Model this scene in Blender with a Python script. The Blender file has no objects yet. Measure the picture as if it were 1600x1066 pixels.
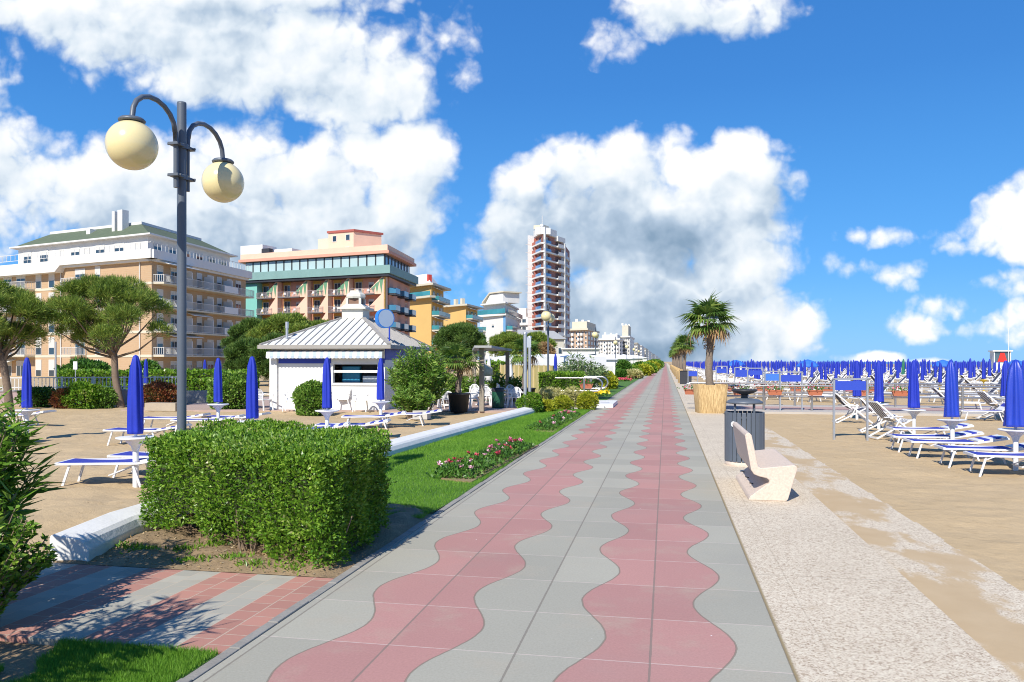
import bpy, math, random
import numpy as np
from mathutils import Vector, Matrix
random.seed(7); rng = np.random.default_rng(11)
C = bpy.context.scene.collection
PI = math.pi
# ---------------------------------------------------------------- survey of the place: eye height, viewing direction
EYE = 2.0; FOC = 1240.0; YAW = math.atan(240 / FOC)
FX, FY = -math.sin(YAW), math.cos(YAW)
RX, RY = math.cos(YAW), math.sin(YAW)
SUN = Vector((-.156, -.743, .656)).normalized()

def W(px, d):                                   # plan point seen at bearing px, d metres ahead
    a = (px - 800) / FOC * d
    return (a * RX + d * FX, a * RY + d * FY)
def G(px, py, z=0.0):                           # plan point on the level z
    return W(px, (EYE - z) * FOC / (py - 565))
def Zat(py, d): return EYE + (565 - py) * d / FOC
def depth(x, y): return x * FX + y * FY
def bearing(x, y): return 800 + FOC * (x * RX + y * RY) / max(depth(x, y), .1)

# ---------------------------------------------------------------- node helper
class S:
    nt = None
    def __init__(s, sock): s.k = sock
    def _b(op, a, b=None, c=None):
        n = S.nt.nodes.new('ShaderNodeMath'); n.operation = op
        for i, v in enumerate((a, b, c)):
            if v is None: continue
            if isinstance(v, S): S.nt.links.new(v.k, n.inputs[i])
            else: n.inputs[i].default_value = v
        return S(n.outputs[0])
    def __add__(a, b): return S._b('ADD', a, b)
    def __radd__(a, b): return S._b('ADD', b, a)
    def __sub__(a, b): return S._b('SUBTRACT', a, b)
    def __rsub__(a, b): return S._b('SUBTRACT', b, a)
    def __mul__(a, b): return S._b('MULTIPLY', a, b)
    def __rmul__(a, b): return S._b('MULTIPLY', b, a)
    def __truediv__(a, b): return S._b('DIVIDE', a, b)
def mth(op, a, b=None, c=None): return S._b(op, a, b, c)
def sstep(x, lo, hi):
    n = S.nt.nodes.new('ShaderNodeMapRange'); n.interpolation_type = 'SMOOTHSTEP'
    S.nt.links.new(x.k, n.inputs[0]); n.inputs[1].default_value = lo; n.inputs[2].default_value = hi
    return S(n.outputs[0])
def node(t, **kw):
    n = S.nt.nodes.new(t)
    for k, v in kw.items(): setattr(n, k, v)
    return n
def setin(n, name, v):
    i = n.inputs[name]
    if isinstance(v, S): S.nt.links.new(v.k, i)
    elif hasattr(v, 'is_output'): S.nt.links.new(v, i)
    else: i.default_value = v
def col4(c): return (c[0], c[1], c[2], 1)
def cmix(f, a, b, mode='MIX'):
    n = node('ShaderNodeMix', data_type='RGBA', blend_type=mode)
    for i, v in ((0, f), (6, a), (7, b)):
        if isinstance(v, S): S.nt.links.new(v.k, n.inputs[i])
        elif isinstance(v, tuple): n.inputs[i].default_value = col4(v)
        else: n.inputs[i].default_value = v
    return S(n.outputs[2])
def noise(vec, scale, detail=3, rough=.5, out=0, dist=0):
    n = node('ShaderNodeTexNoise'); n.inputs['Scale'].default_value = scale; n.inputs['Detail'].default_value = detail
    n.inputs['Roughness'].default_value = rough; n.inputs['Distortion'].default_value = dist
    if vec is not None: S.nt.links.new(vec.k, n.inputs['Vector'])
    return S(n.outputs[out])
def voro(vec, scale, out='Color', rnd=1):
    n = node('ShaderNodeTexVoronoi'); n.inputs['Scale'].default_value = scale; n.inputs['Randomness'].default_value = rnd
    if vec is not None: S.nt.links.new(vec.k, n.inputs['Vector'])
    return S(n.outputs[out])
def position(): return S(node('ShaderNodeNewGeometry').outputs['Position'])
def objco(): return S(node('ShaderNodeTexCoord').outputs['Object'])
def sepxyz(v):
    n = node('ShaderNodeSeparateXYZ'); S.nt.links.new(v.k, n.inputs[0]); return [S(o) for o in n.outputs]
def combxyz(x, y, z=0):
    n = node('ShaderNodeCombineXYZ')
    for i, v in enumerate((x, y, z)):
        if isinstance(v, S): S.nt.links.new(v.k, n.inputs[i])
        else: n.inputs[i].default_value = v
    return S(n.outputs[0])
def newmat(name):
    m = bpy.data.materials.new(name); m.use_nodes = True
    S.nt = m.node_tree; b = m.node_tree.nodes['Principled BSDF']
    return m, b
def bumpto(b, h, strength=.3, dist=.02):
    n = node('ShaderNodeBump'); n.inputs['Strength'].default_value = strength; n.inputs['Distance'].default_value = dist
    S.nt.links.new(h.k, n.inputs['Height']); S.nt.links.new(n.outputs[0], b.inputs['Normal'])
def mat(name, col, rough=.6, var=.12, scale=3.0, bump=0.0, metal=0.0, world=False, spec=.5, fine=40, coat=0):
    m, b = newmat(name)
    v = position() if world else objco()
    n1 = noise(v, scale, 5, .6)
    c = cmix(n1, tuple(x * (1 - var) for x in col), tuple(min(1, x * (1 + var)) for x in col))
    setin(b, 'Base Color', c); setin(b, 'Roughness', rough); setin(b, 'Metallic', metal); setin(b, 'Specular IOR Level', spec)
    setin(b, 'Coat Weight', coat)
    if bump: bumpto(b, noise(v, fine, 4, .6), bump, .01)
    return m
def glass(name, col=(.03, .05, .07), rough=.06):
    m, b = newmat(name); v = position()
    setin(b, 'Base Color', cmix(noise(v, .35, 2), tuple(x * .5 for x in col), tuple(x * 1.6 for x in col)))
    setin(b, 'Roughness', rough); setin(b, 'Specular IOR Level', .9)
    return m
def leafmat(name, cols, rough=.45, trans=.3, pos=None, clump=1.5):
    # colour differs from leaf to leaf and between clumps of growth
    m, b = newmat(name); nt = m.node_tree
    g = node('ShaderNodeNewGeometry')
    r = node('ShaderNodeValToRGB'); cr = r.color_ramp
    ps = pos or [i / (len(cols) - 1) for i in range(len(cols))]
    while len(cr.elements) < len(cols): cr.elements.new(.5)
    for e, p, c in zip(cr.elements, ps, cols): e.position = p; e.color = col4(c)
    f = S(g.outputs['Random Per Island']) * .75 + (noise(S(g.outputs['Position']), clump, 2) - .5) * .9 + .12
    nt.links.new(f.k, r.inputs[0])
    setin(b, 'Base Color', r.outputs[0]); setin(b, 'Roughness', rough); setin(b, 'Specular IOR Level', .35)
    t = node('ShaderNodeBsdfTranslucent'); nt.links.new(r.outputs[0], t.inputs[0])
    mx = node('ShaderNodeMixShader'); mx.inputs[0].default_value = trans
    nt.links.new(b.outputs[0], mx.inputs[1]); nt.links.new(t.outputs[0], mx.inputs[2])
    nt.links.new(mx.outputs[0], nt.nodes['Material Output'].inputs['Surface'])
    return m

# ---------------------------------------------------------------- mesh builder
class MB:
    def __init__(s): s.v = []; s.f = []; s.m = []; s.mi = 0; s.sm = []; s.smooth = False
    def mat(s, i): s.mi = i; return s
    def face(s, pts):
        b = len(s.v); s.v += [tuple(p) for p in pts]; s.f.append(tuple(range(b, b + len(pts)))); s.m.append(s.mi); s.sm.append(False); return s
    def faces(s, vs, fs, smooth=False):
        b = len(s.v); s.v += [tuple(p) for p in vs]
        for f in fs: s.f.append(tuple(b + i for i in f)); s.m.append(s.mi); s.sm.append(smooth)
        return s
    def hexa(s, p):                              # 8 corners: bottom ring 0-3, top ring 4-7
        return s.faces(p, [(3, 2, 1, 0), (4, 5, 6, 7), (0, 1, 5, 4), (1, 2, 6, 5), (2, 3, 7, 6), (3, 0, 4, 7)])
    def box(s, x0, x1, y0, y1, z0, z1):
        return s.hexa([(x0, y0, z0), (x1, y0, z0), (x1, y1, z0), (x0, y1, z0), (x0, y0, z1), (x1, y0, z1), (x1, y1, z1), (x0, y1, z1)])
    def bar(s, p, q, w, h, up=(0, 0, 1)):        # rectangular bar from p to q
        p = Vector(p); q = Vector(q); d = (q - p).normalized(); u = Vector(up)
        if abs(d.dot(u)) > .98: u = Vector((0, 1, 0))
        a = d.cross(u).normalized() * (w / 2); b = a.cross(d).normalized() * (h / 2)
        return s.hexa([p - a - b, p + a - b, p + a + b, p - a + b, q - a - b, q + a - b, q + a + b, q - a + b])
    def tube(s, pts, r, n=8, caps=True, smooth=True):
        pts = [Vector(p) for p in pts]; rs = r if isinstance(r, (list, tuple)) else [r] * len(pts)
        vs = []; prev = None
        for i, p in enumerate(pts):
            d = (pts[min(i + 1, len(pts) - 1)] - pts[max(i - 1, 0)]).normalized()
            if prev is None:
                a = d.cross(Vector((0, 0, 1)))
                if a.length < .05: a = d.cross(Vector((0, 1, 0)))
            else: a = prev - d * prev.dot(d)
            a.normalize(); prev = a; b = d.cross(a)
            for k in range(n):
                t = 2 * PI * k / n; vs.append(p + (a * math.cos(t) + b * math.sin(t)) * rs[i])
        fs = [(i * n + k, i * n + (k + 1) % n, (i + 1) * n + (k + 1) % n, (i + 1) * n + k) for i in range(len(pts) - 1) for k in range(n)]
        s.faces(vs, fs, smooth)
        if caps:
            L = len(pts) - 1
            s.face([vs[k] for k in range(n)][::-1]); s.face([vs[L * n + k] for k in range(n)])
        return s
    def lathe(s, prof, n=16, c=(0, 0), smooth=True, wob=None):   # prof: (r, z)
        vs = []
        for j, (r, z) in enumerate(prof):
            for k in range(n):
                t = 2 * PI * k / n; q = r * (1 if wob is None else wob(t, j))
                vs.append((c[0] + q * math.cos(t), c[1] + q * math.sin(t), z))
        fs = [(i * n + k, i * n + (k + 1) % n, (i + 1) * n + (k + 1) % n, (i + 1) * n + k) for i in range(len(prof) - 1) for k in range(n)]
        return s.faces(vs, fs, smooth)
    def prism(s, poly, z0, z1):                  # poly ccw xy
        n = len(poly); b = [(p[0], p[1], z0) for p in poly]; t = [(p[0], p[1], z1) for p in poly]
        s.faces(b + t, [tuple(range(n - 1, -1, -1)), tuple(range(n, 2 * n))] + [(i, (i + 1) % n, n + (i + 1) % n, n + i) for i in range(n)])
        return s
    def extr(s, prof, y0, y1):                   # prof in xz, extruded along y
        n = len(prof); a = [(p[0], y0, p[1]) for p in prof]; b = [(p[0], y1, p[1]) for p in prof]
        s.faces(a + b, [tuple(range(n)), tuple(range(2 * n - 1, n - 1, -1))] + [((i + 1) % n, i, n + i, n + (i + 1) % n) for i in range(n)])
        return s
    def ball(s, c, r, n=16, m=10, sq=1.0):
        prof = [(max(1e-4, r * math.sin(PI * j / m)), c[2] - r * sq * math.cos(PI * j / m)) for j in range(m + 1)]
        return s.lathe(prof, n, (c[0], c[1]))
    def data(s, name, mats):
        me = bpy.data.meshes.new(name); me.from_pydata(s.v, [], s.f)
        for m in (mats if isinstance(mats, (list, tuple)) else [mats]): me.materials.append(m)
        me.polygons.foreach_set('material_index', s.m); me.polygons.foreach_set('use_smooth', s.sm); me.update()
        return me
    def build(s, name, mats, parent=None, bevel=0):
        o = obj(name, s.data(name, mats), parent)
        if bevel:
            bv = o.modifiers.new('bevel', 'BEVEL'); bv.width = bevel; bv.segments = 2; bv.limit_method = 'ANGLE'
        return o
def obj(name, me, parent=None, loc=(0, 0, 0), rz=0):
    o = bpy.data.objects.new(name, me); C.objects.link(o); o.location = loc; o.rotation_euler = (0, 0, rz)
    if parent is not None: o.parent = parent
    return o
def tag(o, label, cat, group=None):
    o['label'] = label; o['category'] = cat
    if group: o['group'] = group
    return o
def thing(name, label, cat, loc=(0, 0, 0), rz=0, group=None):
    return tag(obj(name, None, None, loc, rz), label, cat, group)
def struct(o, kind='structure'): o['kind'] = kind; return o
def dup(root, loc, rz, label, group=None):
    def cp(o, par):
        c = o.copy(); C.objects.link(c); c.parent = par
        for ch in kids.get(o.name, ()): cp(ch, c)
        return c
    kids = {}
    def walk(o):
        kids[o.name] = list(o.children)
        for ch in o.children: walk(ch)
    walk(root); r = cp(root, None); r.location = loc; r.rotation_euler = (0, 0, rz); r['label'] = label
    if group: r['group'] = group
    return r
def quads(name, P, mat_, parent=None, smooth=False, k=4):       # P: (N,k,3) loose faces
    P = np.asarray(P, dtype=np.float32); N = len(P)
    me = bpy.data.meshes.new(name); me.vertices.add(N * k); me.vertices.foreach_set('co', P.reshape(-1))
    me.loops.add(N * k); me.loops.foreach_set('vertex_index', np.arange(N * k, dtype=np.int32))
    me.polygons.add(N); me.polygons.foreach_set('loop_start', np.arange(0, N * k, k, dtype=np.int32))
    me.polygons.foreach_set('loop_total', np.full(N, k, dtype=np.int32))
    me.materials.append(mat_); me.update(calc_edges=True)
    return obj(name, me, parent)
def unit(a): return a / np.maximum(np.linalg.norm(a, axis=-1, keepdims=True), 1e-6)
def leafquads(cen, dirn, L, wd, roll=None, fold=.0):             # lance or oval leaves: base at cen, pointing along dirn
    N = len(cen); L = np.broadcast_to(L, (N,))[:, None]; wd = np.broadcast_to(wd, (N,))[:, None]
    d = unit(dirn); r = unit(np.cross(d, rng.normal(size=(N, 3)) + (0 if roll is None else roll)))
    up = np.cross(r, d)
    a = cen; b = cen + d * L * .45 + r * wd * .5 + up * L * fold; c = cen + d * L - up * L * fold; e = cen + d * L * .45 - r * wd * .5 + up * L * fold
    return np.stack([a, b, c, e], 1)
def vnoise(x, y, seed=0):                                         # smooth value noise on a plan
    r = np.random.default_rng(seed); T = r.random((256, 256))
    xi = np.floor(x).astype(int); yi = np.floor(y).astype(int); fx = x - xi; fy = y - yi
    fx = fx * fx * (3 - 2 * fx); fy = fy * fy * (3 - 2 * fy)
    t = lambda i, j: T[i % 256, j % 256]
    return (t(xi, yi) * (1 - fx) + t(xi + 1, yi) * fx) * (1 - fy) + (t(xi, yi + 1) * (1 - fx) + t(xi + 1, yi + 1) * fx) * fy
def sheet(name, xs, ys, zf, mat_):
    X, Y = np.meshgrid(xs, ys); Z = zf(X, Y); n, m = len(xs), len(ys)
    V = np.stack([X, Y, Z], -1).reshape(-1, 3)
    i = np.arange(n - 1)[None, :] + n * np.arange(m - 1)[:, None]
    Fc = np.stack([i, i + 1, i + n + 1, i + n], -1).reshape(-1, 4)
    me = bpy.data.meshes.new(name); me.vertices.add(len(V)); me.vertices.foreach_set('co', V.astype(np.float32).reshape(-1))
    me.loops.add(Fc.size); me.loops.foreach_set('vertex_index', Fc.astype(np.int32).reshape(-1))
    me.polygons.add(len(Fc)); me.polygons.foreach_set('loop_start', np.arange(0, Fc.size, 4, dtype=np.int32))
    me.polygons.foreach_set('loop_total', np.full(len(Fc), 4, dtype=np.int32)); me.polygons.foreach_set('use_smooth', np.ones(len(Fc), dtype=bool))
    me.materials.append(mat_); me.update(calc_edges=True)
    return struct(obj(name, me))
# ================================================================ camera, sun, sky
cam = bpy.data.cameras.new('camera'); co = bpy.data.objects.new('camera', cam); C.objects.link(co)
cam.sensor_width = 36; cam.lens = FOC / 1600 * 36; cam.shift_y = 32 / 1600; cam.clip_end = 20000; cam.clip_start = .05
co.location = (0, 0, EYE); co.rotation_euler = (PI / 2, 0, YAW)
sc = bpy.context.scene; sc.camera = co
sc.view_settings.view_transform = 'Standard'; sc.view_settings.look = 'None'; sc.view_settings.exposure = 0.46; sc.view_settings.gamma = 1; sc.cycles.filter_width = 1.05
sl = bpy.data.lights.new('sun', 'SUN'); so = bpy.data.objects.new('sun', sl); C.objects.link(so)
sl.energy = 4.25; sl.angle = math.radians(.5); sl.color = (1, .945, .85)
so.rotation_euler = (-SUN).to_track_quat('-Z', 'Y').to_euler()
so.location = (-20, -60, 60)
wd = bpy.data.worlds.new('World'); sc.world = wd; wd.use_nodes = True; S.nt = wd.node_tree
bg = wd.node_tree.nodes['Background']; bg.inputs['Strength'].default_value = .1
sky = node('ShaderNodeTexSky', sky_type='NISHITA'); sky.sun_disc = False
sky.sun_elevation = math.asin(SUN.z); sky.sun_rotation = math.atan2(SUN.x, SUN.y)
sky.air_density = 1.0; sky.dust_density = .3; sky.ozone_density = 3.0; sky.altitude = 200
hs = node('ShaderNodeHueSaturation'); hs.inputs['Saturation'].default_value = 1.22; hs.inputs['Value'].default_value = 1.0
S.nt.links.new(sky.outputs[0], hs.inputs['Color'])
# cumulus: a field of soft ellipses in the sky (hundredths of a frame unit, x along the bearing, y up) broken up by fractal noise
CL = [(1.0,5.55,1.6,.45,1),(2.2,5.25,1.7,.75,1),(3.4,5.0,1.7,.85,1),(4.6,4.75,1.5,.85,1),(5.6,4.45,1.1,.75,1),(6.25,4.3,.6,.65,.95),(3.0,5.75,3.0,.45,1),(5.1,4.1,1.0,.35,.75),(6.0,3.95,.6,.35,.7),(1.5,4.75,1.1,.4,.42),(6.9,4.95,.6,.5,.42),(7.2,4.7,.4,.6,.36),(-.1,4.6,.5,.9,.35),
      (.1,3.15,.9,.6,.85),(1.1,2.75,1.6,.75,1),(.3,2.35,1.1,.6,.8),(2.6,2.75,1.3,.85,1),(3.9,3.0,.9,.75,1),(4.9,2.75,1.2,.75,1),(5.62,3.3,.38,.5,.95),(6.45,3.2,.62,.6,1),(6.3,2.5,.75,.9,1),(5.5,1.8,1.3,.9,1),(3.3,1.8,2.0,.8,1),(6.1,1.4,.5,.7,.6),
      (.5,1.75,.9,.3,.45),(1.8,1.95,1.5,.4,.6),
      (8.3,2.75,.6,.55,.9),(8.9,2.95,.7,.6,1),(9.8,2.95,.8,.65,1),(10.5,3.1,.6,.5,1),(11.0,2.9,.7,.5,1),(11.55,3.15,.5,.5,1),(11.6,2.6,.7,.8,1),(9.8,2.1,2.0,1.1,1),(8.3,1.8,.75,1.3,.9),(11.4,1.6,1.1,1.2,1),(10.3,.7,2.2,1.0,1),(12.2,.65,.65,.55,1),(11.5,.45,1.2,.6,1),(12.0,1.8,.5,.7,.75),(9,.3,2.0,.6,.9),(8.1,.9,.6,.9,.6),(7.35,1.6,.45,.5,.35),(12.2,3.3,.25,.2,.4),(12.2,2.6,.4,.4,.42),
      (11.0,5.55,1.2,.42,.9),(11.6,5.3,.6,.3,.8),(10.4,5.4,.5,.3,.7),(9.45,4.98,.42,.32,.45),
      (15.8,2.25,.55,.55,.85),(15.5,2.0,.45,.35,.8),(16.0,1.9,.5,.45,.85),(16.3,2.4,.6,.7,.9),(14.9,1.83,.3,.16,.36),(13.9,1.95,.6,.13,.24),(13.4,1.98,.2,.14,.36),(12.95,1.95,.18,.25,.3),(12.95,1.5,.22,.3,.3),(13.3,1.4,.35,.12,.2),(14.2,1.35,.36,.18,.34),
      (14.4,.5,.42,.24,.5),(14.9,.85,.5,.26,.48),(15.5,1.15,.6,.22,.45),(16.0,1.3,.4,.25,.55),(15.6,.5,.6,.26,.55),(15.9,.65,.4,.36,.6),(13.6,.05,.5,.12,.8),(14.6,-.02,.4,.08,.5),(-.6,4.4,.8,.9,.5),(.3,5.9,1.1,.4,.5)]
DK = [(9.9,2.05,2.1,.65,.62),(9.3,2.35,1.2,.5,.42),(10.6,1.6,1.2,.5,.4),(9.0,.8,1.9,.65,.62),(10.0,.2,2.4,.5,.62),(7.9,1.8,.5,1.5,.55),(8.4,1.2,.8,1.2,.5),(3.6,1.7,2.0,.5,.42),(1.2,2.2,1.2,.35,.3),(6.0,1.6,.8,.8,.25),(4.9,2.6,1.0,.35,.18),(2.4,4.95,2.0,.4,.25),(3.6,5.3,1.6,.35,.2),(4.6,4.2,1.2,.3,.16),(11.4,.9,.9,.3,.3),(11.5,5.35,.6,.15,.2)]
gd = S(node('ShaderNodeTexCoord').outputs['Generated'])
def dotc(v, c):
    n = node('ShaderNodeVectorMath', operation='DOT_PRODUCT'); S.nt.links.new(v.k, n.inputs[0]); n.inputs[1].default_value = c; return S(n.outputs['Value'])
fw = mth('MAXIMUM', dotc(gd, (FX, FY, 0)), .02)
cu = dotc(gd, (RX, RY, 0)) / fw * (FOC / 100) + 8.0; cv = dotc(gd, (0, 0, 1)) / fw * (FOC / 100)
def ell(v, lst, soft):
    acc = None
    for (a, b, rx, ry, w) in lst:
        n = node('ShaderNodeVectorMath', operation='SUBTRACT'); S.nt.links.new(v.k, n.inputs[0]); n.inputs[1].default_value = (a, b, 0)
        k = node('ShaderNodeVectorMath', operation='MULTIPLY'); S.nt.links.new(n.outputs[0], k.inputs[0]); k.inputs[1].default_value = (1 / rx, 1 / ry, 0)
        d = node('ShaderNodeVectorMath', operation='DOT_PRODUCT'); S.nt.links.new(k.outputs[0], d.inputs[0]); S.nt.links.new(k.outputs[0], d.inputs[1])
        e = mth('MULTIPLY_ADD', S(d.outputs['Value']), -w * soft, w)
        acc = e if acc is None else mth('MAXIMUM', acc, e)
    return acc
def noise2(vec, scale, detail=3, rough=.5, out=0):
    n = node('ShaderNodeTexNoise', noise_dimensions='2D'); n.inputs['Scale'].default_value = scale; n.inputs['Detail'].default_value = detail
    n.inputs['Roughness'].default_value = rough; S.nt.links.new(vec.k, n.inputs['Vector']); return S(n.outputs[out])
def dens(u, v, full):
    p = combxyz(u, v, 0)
    n1 = noise2(p, .75, 9 if full else 4, .58)
    vo = node('ShaderNodeTexVoronoi', voronoi_dimensions='2D', feature='F1'); vo.inputs['Scale'].default_value = 2.0; vo.inputs['Detail'].default_value = 2 if full else 1
    wv = node('ShaderNodeVectorMath', operation='MULTIPLY_ADD'); S.nt.links.new(noise2(p, 1.6, 3, .5, 1).k, wv.inputs[0]); wv.inputs[1].default_value = (.5, .5, 0); S.nt.links.new(p.k, wv.inputs[2])
    S.nt.links.new(wv.outputs[0], vo.inputs['Vector'])
    return mth('MAXIMUM', ell(p, CL if full else [c for c in CL if c[2] > .65], .62), -.7) + (n1 - .5) * 1.5 - (S(vo.outputs[0]) - .35) * .42 + .08
d0 = dens(cu, cv, True)
d1 = dens(cu - .22, cv + .30, False)
al = sstep(d0, -.03, .60) * sstep(dotc(gd, (FX, FY, 0)), .02, .1)
nw = node('ShaderNodeVectorMath', operation='MULTIPLY_ADD'); S.nt.links.new(noise2(combxyz(cu, cv, 0), .55, 4, .55, 1).k, nw.inputs[0]); nw.inputs[1].default_value = (2.4, 1.5, 0); S.nt.links.new(combxyz(cu - 1.2, cv - .75, 0).k, nw.inputs[2])
dk = mth('MAXIMUM', ell(S(nw.outputs[0]), DK, 1.0), 0) + (noise2(combxyz(cu, cv, 3), .7, 5) - .5) * .5
lit = mth('MULTIPLY_ADD', d0 - d1, .46, .77) - mth('MAXIMUM', dk, 0) * .95
lit = mth('MINIMUM', mth('MAXIMUM', lit, 0), 1)
rp = node('ShaderNodeValToRGB'); S.nt.links.new(lit.k, rp.inputs[0]); cr = rp.color_ramp
for p_, c_ in ((.35, (3.5, 4.4, 5.5)), (.62, (5.6, 6.25, 6.9))): e = cr.elements.new(p_); e.color = col4(c_)
cr.elements[0].color = (1.9, 2.8, 3.9, 1); cr.elements[-1].color = (8.0, 8.0, 8.0, 1)
el = sepxyz(gd)[2]
gr = node('ShaderNodeValToRGB'); S.nt.links.new(el.k, gr.inputs[0]); ge = gr.color_ramp
for p_, c_ in ((.10, (.70, 3.1, 7.3)), (.32, (.38, 1.9, 5.4)), (.6, (.23, 1.2, 4.0))): e = ge.elements.new(p_); e.color = col4(c_)
ge.elements[0].color = (1.15, 4.0, 7.9, 1); ge.elements[-1].color = (.25, 1.1, 3.6, 1)
blue = cmix(.85, S(hs.outputs[0]), S(gr.outputs[0]))
fin = cmix(al, blue, S(rp.outputs[0]))
S.nt.links.new(fin.k, bg.inputs['Color'])
wd.cycles.sampling_method = 'MANUAL'; wd.cycles.sample_map_resolution = 256
# ================================================================ ground
T = .92; PER = 1.838; PHI = .70
def m_prom():
    m, b = newmat('wavy paving'); x, y, z = sepxyz(position())
    p = position()
    wave = .13 * mth('SINE', y * (2 * PI / PER) + PHI) + (noise(p, 5, 4, .6) - .5) * .022
    d1 = mth('ABSOLUTE', x - wave + 1.921) - .445; d2 = mth('ABSOLUTE', x - wave + .102) - .457
    dm = mth('MINIMUM', d1, d2)
    pink = mth('LESS_THAN', dm, 0.0)
    tx = (x + .102) / .91; ty = (y - 5.335) / T
    cell = combxyz(mth('FLOOR', tx), mth('FLOOR', ty), 0)
    wn = node('ShaderNodeTexWhiteNoise', noise_dimensions='2D'); S.nt.links.new(cell.k, wn.inputs['Vector']); rnd = S(wn.outputs['Value'])
    p = position(); big = noise(p, .9, 5, .6); fine = noise(p, 55, 4, .75)
    c = cmix(pink, (.385, .37, .305), (.45, .24, .215))
    c = cmix(1.0, c, cmix(rnd * .55 + big * .45, (.84, .84, .84), (1.14, 1.13, 1.11)), 'MULTIPLY')
    c = cmix(sstep(noise(p, 1.1, 7, .72), .50, .72) * .42, c, (.44, .375, .285))
    c = cmix(sstep(noise(p, .35, 5, .6), .48, .7) * .25, c, (.30, .28, .25))
    c = cmix(sstep(noise(p, 7, 6, .75), .62, .8) * .3, c, (.30, .29, .28))
    c = cmix(1.0, c, cmix(fine, (.74, .74, .74), (1.24, 1.24, 1.24)), 'MULTIPLY')
    spots = mth('LESS_THAN', voro(p, 2.6, 'Distance'), .02)
    c = cmix(spots * .8, c, (.85, .83, .8))
    fx = mth('ABSOLUTE', mth('FRACT', tx + .5) - .5) * .91; fy = mth('ABSOLUTE', mth('FRACT', ty + .5) - .5) * T
    rag = (noise(p, 16, 3) - .5) * .008
    jl = mth('LESS_THAN', fx + rag, .008); jt = mth('LESS_THAN', fy + rag, .0065); ed = mth('LESS_THAN', mth('ABSOLUTE', dm), .0075)
    c = cmix(jt * .6, c, (.62, .52, .46)); c = cmix(ed * .7, c, (.20, .17, .13)); c = cmix(jl * .7, c, (.20, .175, .145))
    setin(b, 'Base Color', c); setin(b, 'Roughness', .82); setin(b, 'Specular IOR Level', .25)
    bumpto(b, fine * .15 - mth('MAXIMUM', mth('MAXIMUM', jl, jt), ed), .5, .008)
    return m
def m_sand(name='sand', k=1.0):
    m, b = newmat(name); p = position()
    n1 = noise(p, .5, 6, .6); n2 = noise(p, 6, 6, .65); n3 = noise(p, 90, 2)
    c = cmix(n1, (.47 * k, .345 * k, .195 * k), (.585 * k, .445 * k, .27 * k))
    c = cmix(sstep(n2, .5, .75) * .45, c, (.40 * k, .285 * k, .155 * k))
    c = cmix(1.0, c, cmix(n3, (.8, .8, .8), (1.18, 1.18, 1.18)), 'MULTIPLY')
    c = cmix(mth('LESS_THAN', voro(p, 5, 'Distance'), .05) * sstep(noise(p, 1.3, 2), .5, .6) * .8, c, (.12, .08, .05))
    setin(b, 'Base Color', c); setin(b, 'Roughness', .95); setin(b, 'Specular IOR Level', .1)
    bumpto(b, n2 + n3 * .25 + voro(p, 3.2, 'Distance') * .35, .55, .05)
    return m
def stone_col(p):
    v = voro(p, 85, 'Color'); r = sepxyz(v)[0]
    v2 = sepxyz(voro(p, 38, 'Color'))[1]
    rp = node('ShaderNodeValToRGB'); cr = rp.color_ramp; S.nt.links.new((r * .7 + v2 * .3).k, rp.inputs[0])
    cr.elements[0].color = (.33, .26, .19, 1); cr.elements[1].color = (.74, .68, .54, 1)
    for q, c in ((.22, (.46, .37, .27)), (.42, (.61, .52, .40))): e = cr.elements.new(q); e.color = col4(c)
    c = cmix(1.0, S(rp.outputs[0]), cmix(noise(p, .8, 5), (.88, .86, .84), (1.1, 1.1, 1.1)), 'MULTIPLY')
    return c, r
def m_stone(name, sand=0.0, joint=3.1):
    m, b = newmat(name); p = position(); x, y, z = sepxyz(p)
    c, r = stone_col(p)
    n = noise(combxyz(x, y * .45, 0), 1.35, 6, .62)
    if sand > .5:
        f = sstep(n + sstep(x, 2.2, 3.3) * -.10, .40, .50)
        sd = cmix(noise(p, 3, 5), (.46, .335, .195), (.56, .43, .27))
        c = cmix(f, c, sd)
    else:
        c = cmix(sstep(noise(p, 2.1, 6, .7), .60, .74) * .55, c, (.45, .35, .22))
        jy = mth('ABSOLUTE', mth('FRACT', y / joint) - .5) * joint
        c = cmix(mth('LESS_THAN', jy + (noise(p, 14, 2) - .5) * .02, .006) * .5, c, (.25, .2, .15))
        c = cmix(sstep(mth('ABSOLUTE', x - 1.09 + (noise(p, .8, 2) - .5) * .05), .012, .0) * .35, c, (.35, .28, .2))
        c = cmix(sstep(x, .84, .812), c, (.30, .235, .13))
    setin(b, 'Base Color', c); setin(b, 'Roughness', .9); setin(b, 'Specular IOR Level', .15)
    bumpto(b, r + noise(p, 9, 3) * .5, .4, .006)
    return m
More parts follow.
